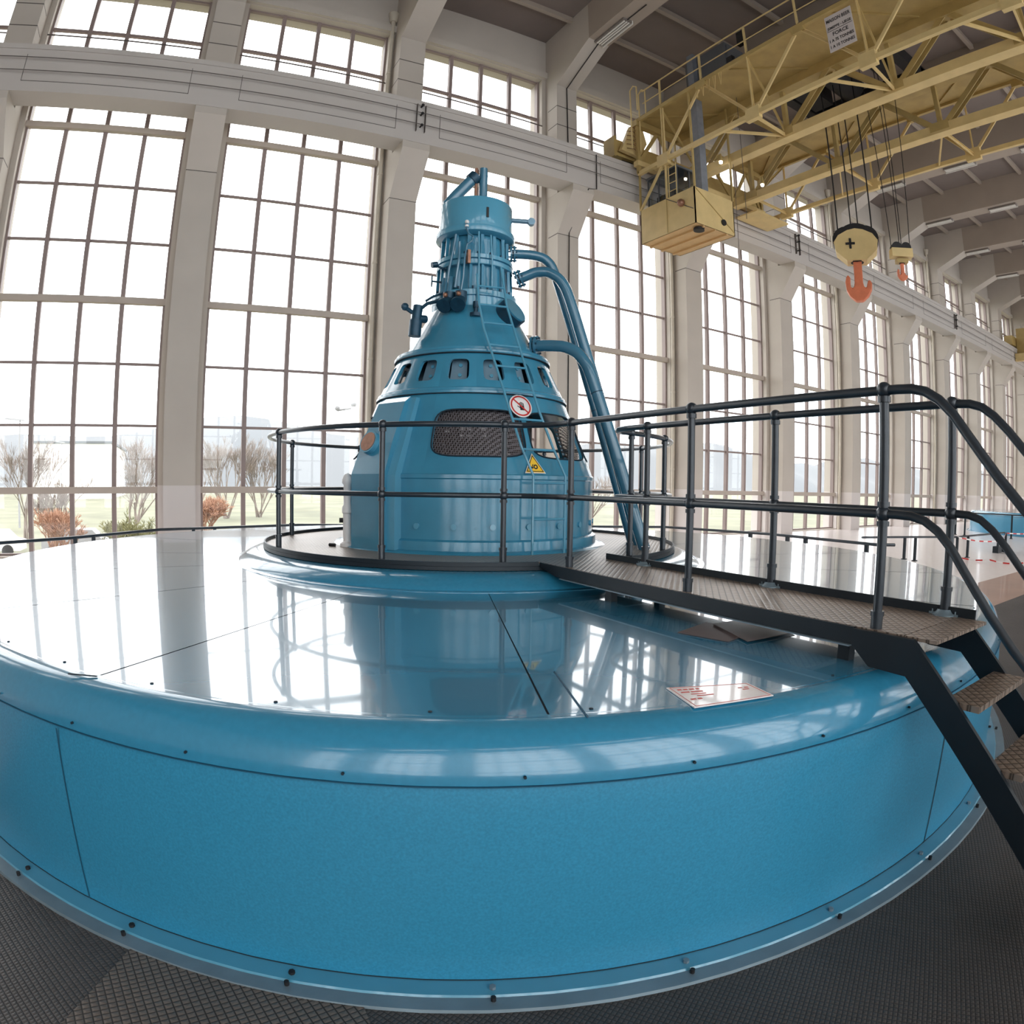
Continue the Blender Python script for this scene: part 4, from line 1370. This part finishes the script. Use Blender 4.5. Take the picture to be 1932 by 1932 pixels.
for x, y in ((cx0, cy0), (cx1, cy0), (cx0, cy1), (cx1, cy1)):
    MB().bar((x + (.02 if x == cx0 else -.02), y, cz1), (x + (.02 if x == cx0 else -.02), y, ZDK - .05), .05, .05).build('corner_post', M['yellow'], CB, ang=None)
MB().bar((cx0 + .02, 12.62, cz1), (cx0 + .02, 12.62, ZDK - .1), .05, .05).build('corner_post', M['yellowl'], CB, ang=None)
MB().bar((cx0 + .02, cy1, cz1), (cx0, 12.66, ZA - .05), .06, .06).build('hanger_brace', M['yellowl'], CB, ang=None)
b = MB()
for x in (cx0 + .25, cx1 - .15):
    b.add([(x, cy0 + .9, cz1 - .05), (x, cy1 - .1, cz1 - .05), (x, cy1 - .1, 9.0), (x, cy0 + .9, 9.0)], [(0, 1, 2, 3)])
b.add([(cx0 + .25, cy0 + .9, cz1 - .05), (cx1 - .15, cy0 + .9, cz1 - .05), (cx1 - .15, cy0 + .9, 9.0), (cx0 + .25, cy0 + .9, 9.0)], [(0, 1, 2, 3)])
each(b, 'cabin_window', M['cabglass'], CB, ang=None)
b = MB()
for y in (cy0 + .9, 12.75, 13.2, cy1 - .1):
    b.bar((cx0 + .25, y, cz1), (cx0 + .25, y, 9.0), .035, .035)
for x in (12.6, 13.2):
    b.bar((x, cy0 + .9, cz1), (x, cy0 + .9, 9.0), .035, .035)
each(b, 'window_frame', M['cabgrey'], CB, ang=None)
MB().box(cx0 + .2, cx1 - .1, cy0 + .85, cy1 - .05, 9.0, 9.06).build('cabin_roof', M['cabgrey'], CB, ang=None)
MB().box(12.4, 13.2, 12.7, 13.6, 7.0, 8.5).build('control_desk', M['black'], CB, ang=None)
ldr = MB()
for y in (12.25, 12.55):
    ldr.tube([(cx0 + .05, y, cz1 - .02), (cx0 + .05, y, 9.0)], .016, 6)
for i in range(4):
    ldr.cyl((cx0 + .05, 12.25, cz1 + .2 + .25 * i), (cx0 + .05, 12.55, cz1 + .2 + .25 * i), .012, 6)
ldr.build('cabin_ladder', M['yellowl'], CB)
for i, (x, y, z, lab) in enumerate(((13.0, 12.3, 9.35, 'left small lit lamp under the crane above the cabin'), (13.2, 11.7, 9.2, 'middle small lit lamp under the crane right of the grey mast'), (14.9, 11.6, 9.0, 'right small lit lamp under the crane right of the cabin'))):
    e_ = empty('crane_lamp', (x, y, z), lab, 'lamp')
    MB().cyl((x, y, z + .06), (x, y, z + .3), .07, 12, .03).build('lamp_shade', M['yellow'], e_)
    MB().ball((x, y, z + .03), .055, 10, 6).build('bulb', M['bulb'], e_)

# hooks
def hook_block(cx, cy, zt, wx, hz, lab, small=False):
    e_ = empty('hook_block', (cx, cy, zt - hz), lab, 'hook')
    d_ = Vector((-.5, .866, 0)) if not small else Vector((-.7, .7, 0))
    n1 = Vector((d_.y, -d_.x, 0))
    o_ = Vector((cx, cy, zt))
    z_ = Vector((0, 0, 1))
    if not small:
        poly = [(-wx, -.30 * hz), (-.78 * wx, -.06 * hz), (-.35 * wx, .10 * hz), (0, .15 * hz), (.35 * wx, .10 * hz), (.78 * wx, -.06 * hz), (wx, -.30 * hz), (wx * .92, -.62 * hz), (.45 * wx, -.95 * hz), (-.45 * wx, -.95 * hz), (-.92 * wx, -.62 * hz)]
        for s_ in (-1, 1):
            MB().prism(poly, d_, z_, o_ + n1 * (.24 * s_) - n1 * .012, n1 * .024).build('cheek_plate', M['yellowl'], e_, ang=None, fix=True)
        low = [(-wx, -.30 * hz), (wx, -.30 * hz), (wx * .92, -.62 * hz), (.45 * wx, -.95 * hz), (-.45 * wx, -.95 * hz), (-.92 * wx, -.62 * hz)]
        MB().prism(low, d_, z_, o_ - n1 * .22, n1 * .44).build('block_body', M['yellowl'], e_, ang=None, fix=True)
        b = MB()
        for q in (-.42, .42):
            for s_ in (-.12, .0, .12):
                c_ = o_ + d_ * (wx * q) + n1 * s_ - z_ * (.18 * hz)
                b.cyl(c_ - n1 * .045, c_ + n1 * .045, .36, 24)
        c_ = o_ - z_ * (.30 * hz)
        b.cyl(c_ - n1 * .19, c_ + n1 * .19, .52, 28)
        each(b, 'sheave', M['black'], e_)
        b = MB(); c_ = o_ - d_ * (.25 * wx) - n1 * .27 * (1 if n1.y > 0 else -1) - z_ * (.35 * hz)
        side = -1 if (o_ - n1).length < (o_ + n1).length else 1
        c_ = o_ + n1 * (.26 * side) - d_ * (-.25 * wx) - z_ * (.38 * hz)
        b.obox(c_, d_, n1, z_, .12, .01, .03).obox(c_, d_, n1, z_, .03, .01, .14)
        b.build('grease_stain', M['black'], e_, ang=None)
    else:
        MB().obox(o_ - z_ * (.35 * hz), d_, n1, z_, wx, .14, .22 * hz).build('block_body', M['yellowl'], e_, ang=None)
        b = MB()
        for q in (-.45, .45):
            c_ = o_ + d_ * (wx * q) + z_ * (-.05 * hz)
            b.cyl(c_ - n1 * .10, c_ + n1 * .10, .13, 18)
        each(b, 'sheave', M['black'], e_)
        MB().obox(o_ - z_ * (.75 * hz), d_, n1, z_, wx * .55, .1, .10 * hz).build('crosshead', M['yellow'], e_, ang=None)
    # ramshorn or single hook
    zb_ = zt - hz * (.93 if not small else .85)
    S = 1.0 if not small else .42
    c_ = Vector((cx, cy, zb_))
    outl = [(-.11, 0), (.11, 0), (.11, -.58), (.13, -.68), (.17, -.72), (.21, -.68), (.22, -.58), (.21, -.44), (.27, -.36), (.32, -.42), (.35, -.56), (.33, -.76), (.24, -.93), (.09, -1.06),
            (-.09, -1.06), (-.24, -.93), (-.33, -.76), (-.34, -.62), (-.30, -.53), (-.25, -.52), (-.22, -.60), (-.20, -.69), (-.17, -.72), (-.13, -.68), (-.11, -.58)]
    if small: outl = [(x, z) for x, z in outl if x > -.12 or z < -.7]
    o = MB().prism([(x * S, z * S) for x, z in outl], d_, z_, c_ - n1 * (.11 * S), n1 * (.22 * S)).build('hook_forging', M['orange'], e_, ang=40, fix=True)
    bv = o.modifiers.new('round', 'BEVEL'); bv.width = .05 * S; bv.segments = 3; bv.limit_method = 'ANGLE'; bv.angle_limit = R(40)
    MB().cyl(c_ + z_ * (.08 * S), c_ - z_ * (.02 * S), .17 * S, 20).build('hook_nut', M['black'], e_)
    return e_, d_, n1
_, dd, nn = hook_block(14.8, 8.55, 6.55, .57, .78, 'big cream hook block with black sheaves and orange double hook hanging from the crane')
ro = []
i = 0
for q in (-.72, -.15, .15, .72):
    for s_ in (-.14, .10):
        p0_ = Vector((14.8, 8.55, 6.35)) + dd * (.62 * q) + nn * s_
        p1_ = Vector((14.8, 8.55, 11.45)) + dd * (.62 * q) * 1.02 + nn * s_
        i += 1
        o = MB().cyl(p0_, p1_, .016, 6).build('hoist_rope', M['rope'])
        tag(o, 'black steel rope holding the big hook block', 'rope', 'ropes of the big hook')
_, dd, nn = hook_block(14.8, 7.27, 5.95, .27, .50, 'small yellow hook block with orange hook right of the big hook', True)
for q in (-.9, -.1, .1, .9):
    p0_ = Vector((14.8, 7.27, 5.9)) + dd * (.27 * q)
    p1_ = Vector((14.8, 7.27, 11.4)) + dd * (.27 * q) * 1.9
    o = MB().cyl(p0_, p1_, .010, 6).build('hoist_rope', M['rope'])
    tag(o, 'thin black rope holding the small hook block', 'rope', 'ropes of the small hook')
for x, y, lab in ((13.62, 11.6, 'thin pull cord hanging beside the crane cabin at its right edge'), (13.2, 10.9, 'thin cord hanging in front of the crane trusses right of the grey mast')):
    o = MB().cyl((x, y, 5.2 if x > 13.3 else 7.2), (x, y, 9.4 if x > 13.3 else 11.07), .008, 6).build('pull_cord', M['groove'])
    tag(o, lab, 'cord')

# second crane far down the hall
C2 = empty('overhead_crane', (47.0, 3.1, 9.8), 'distant second yellow crane at the right edge of the picture', 'crane')
for x in (46.0, 48.6):
    MB().box(x - .15, x + .15, YS, YE + .3, 9.3, 11.0).build('bridge_girder', M['yellow'], C2, ang=None)
MB().box(45.0, 49.6, 14.1, 14.65, 9.8, 10.4).build('end_carriage', M['yellow'], C2, ang=None)
b = MB()
for i in range(4):
    b.box(45.2 + i * .5, 45.5 + i * .5, 13.3, 14.0, 8.7 + .1 * i, 9.2 + .1 * i)
each(b, 'drive_gear', M['yellowl'], C2, ang=None)

# ================================================================ OUTSIDE
g = MB().box(-300, 700, 16.3, 700, -4.3, -4.0).build('outside_ground', M['ground'], ang=None)
tag(g, 'pale grassy ground outside the windows', 'ground')
hb = MB(); vs = []; fs = []
for i in range(81):
    x = -400 + i * 20
    h_ = 30 + 7 * math.sin(i * .35) + 4 * math.sin(i * .9 + 1)
    for (y, z) in ((300, -5), (360, h_ * .55), (420, h_), (480, h_ * .9)):
        vs.append((x, y + 8 * math.sin(i), z))
for i in range(80):
    for j in range(3):
        fs.append((i * 4 + j, (i + 1) * 4 + j, (i + 1) * 4 + j + 1, i * 4 + j + 1))
hb.add(vs, fs)
tag(hb.build('hill', M['hill'], ang=80), 'hazy grey wooded hill on the horizon outside the windows', 'hill')

def twiggy(name, x, y, h, m, label, cat, seed, spread=.5, n0=5, thick=1.0, group=None, depth=5, upright=0.5):
    h *= 1.25
    rnd = random.Random(seed)
    b = MB()
    def grow(p, d, L_, r_, lv):
        q = p + d * L_
        b.tube([p, q], [max(r_, .010), max(r_ * .6, .008)], 4 if lv < 2 else 3, cap=False)
        if lv >= depth: return
        for _ in range(rnd.choice((3, 3, 4)) if lv < depth - 1 else 4):
            nd = (d + Vector((rnd.uniform(-1, 1), rnd.uniform(-1, 1), rnd.uniform(-.2, .8) * upright * 2)) * spread).normalized()
            grow(p + d * L_ * rnd.uniform(.55, 1), nd, L_ * rnd.uniform(.55, .8), r_ * .55, lv + 1)
    for i in range(n0):
        d0 = Vector((rnd.uniform(-.5, .5), rnd.uniform(-.5, .5), 1)).normalized()
        grow(Vector((x + rnd.uniform(-.3, .3), y + rnd.uniform(-.4, .4), -4.0)), d0, h * .34, .07 * thick, 0)
    return tag(b.build(name, m, None, ang=None), label, cat, group)
TR_ = [('bare_tree', -10.2, 45, 6.2, 'bark', 'pale bare tree outside the leftmost window beside the lamp post', .45),
       ('bare_tree', -2.9, 45, 6.0, 'bark', 'rounded bare tree outside the leftmost window next to the pilaster', .55),
       ('bare_tree', -6.8, 40, 4.0, 'bark', 'thin bare tree between the two larger ones in the leftmost window', .5),
       ('bare_tree', 1.8, 70, 8.2, 'bark', 'tall upright bare tree at the left of the second window', .3),
       ('bare_tree', 5.2, 70, 7.8, 'bark', 'tall upright bare tree in the middle of the second window', .3),
       ('bare_tree', 9.0, 72, 7.0, 'bark', 'bare tree at the right of the second window', .35),
       ('bare_tree', 22.0, 32, 5.5, 'bark', 'bare tree outside the window behind the bridge railing', .5)]
for i, (nm, x, y, h, m, lab, sp_) in enumerate(TR_):
    twiggy(nm, x, y, h, M[m], lab, 'tree', 10 + i, sp_, 6 if sp_ < .4 else 4, 1.3)
twiggy('shrub', -5.9, 34, 2.6, M['shrub'], 'orange leafed shrub low in the leftmost window', 'shrub', 31, .8, 9, 1.2, upright=.3)
twiggy('shrub', -2.6, 33, 2.2, M['shrubg'], 'olive green shrub right of the orange shrub in the leftmost window', 'shrub', 32, .9, 9, 1.2, upright=.3)
twiggy('shrub', 2.2, 46, 2.8, M['shrub'], 'rusty shrub low in the second window next to the pilaster', 'shrub', 33, .9, 8, 1.2, upright=.3)
twiggy('shrub', 17.5, 30, 3.4, M['shrub'], 'orange tree crown outside the window above the bridge railing', 'shrub', 34, .7, 7, 1.2, upright=.5)

def lamp_post(x, y, h, label, w_=2.2):
    e_ = empty('lamp_post', (x, y, -4.0), label, 'lamp post')
    MB().cyl((x, y, -4.0), (x, y, h), .10, 8, .06).build('pole', M['lampost'], e_)
    MB().bar((x - w_ * .9, y, h + .18), (x + .4, y, h - .02), .3, .14).build('lamp_head', M['lampost'], e_, ang=None)
lamp_post(-14.0, 60, 5.1, 'grey lamp post with flat head outside the leftmost window')
lamp_post(-15.3, 90, 4.8, 'slim distant lamp post between the bare trees in the leftmost window', 1.2)
e_ = empty('camera_pole', (8.19, 30, -4), 'pale pole with surveillance cameras outside beside the tower', 'pole')
MB().cyl((8.19, 30, -4), (8.19, 30, 3.5), .14, 10).build('pole', M['bldg'], e_)
MB().ball((8.19, 30, 3.62), .15, 10, 6).cyl((7.4, 30, 3.3), (8.2, 30, 3.45), .05, 6).ball((7.4, 30, 3.4), .13, 8, 5).build('camera_head', M['lampost'], e_)
e_ = empty('warehouse', (-23, 150, -4), 'long white flat-roofed building outside behind the bare trees', 'building')
MB().box(-32, -14.4, 150, 190, -4, 7.8).build('wall', M['bldg'], e_, ang=None)
MB().box(-32.4, -14.0, 149.6, 190.4, 7.8, 8.3).build('roof', M['hill'], e_, ang=None)
for x, lab in ((-10.6, 'white parked car low in the leftmost window'), (-5.6, 'silver parked car low in the leftmost window, right of the white one')):
    e_ = empty('parked_car', (x, 38, -4), lab, 'car')
    b = MB().prism([(-1.0, .3), (1.0, .3), (1.0, .8), (.75, .9), (.5, 1.35), (-.4, 1.4), (-.8, .9), (-1.0, .85)], (1.9, 0, 0), (0, 0, 1), (x, 37.2, -4), (0, 1.7, 0))
    b.build('car_body', M['bldg'] if x < -9 else M['lampost'], e_, ang=None)
    b = MB()
    for dx in (-1.2, 1.2):
        b.cyl((x + dx, 37.1, -3.68), (x + dx, 37.3, -3.68), .32, 14)
    each(b, 'wheel', M['black'], e_)
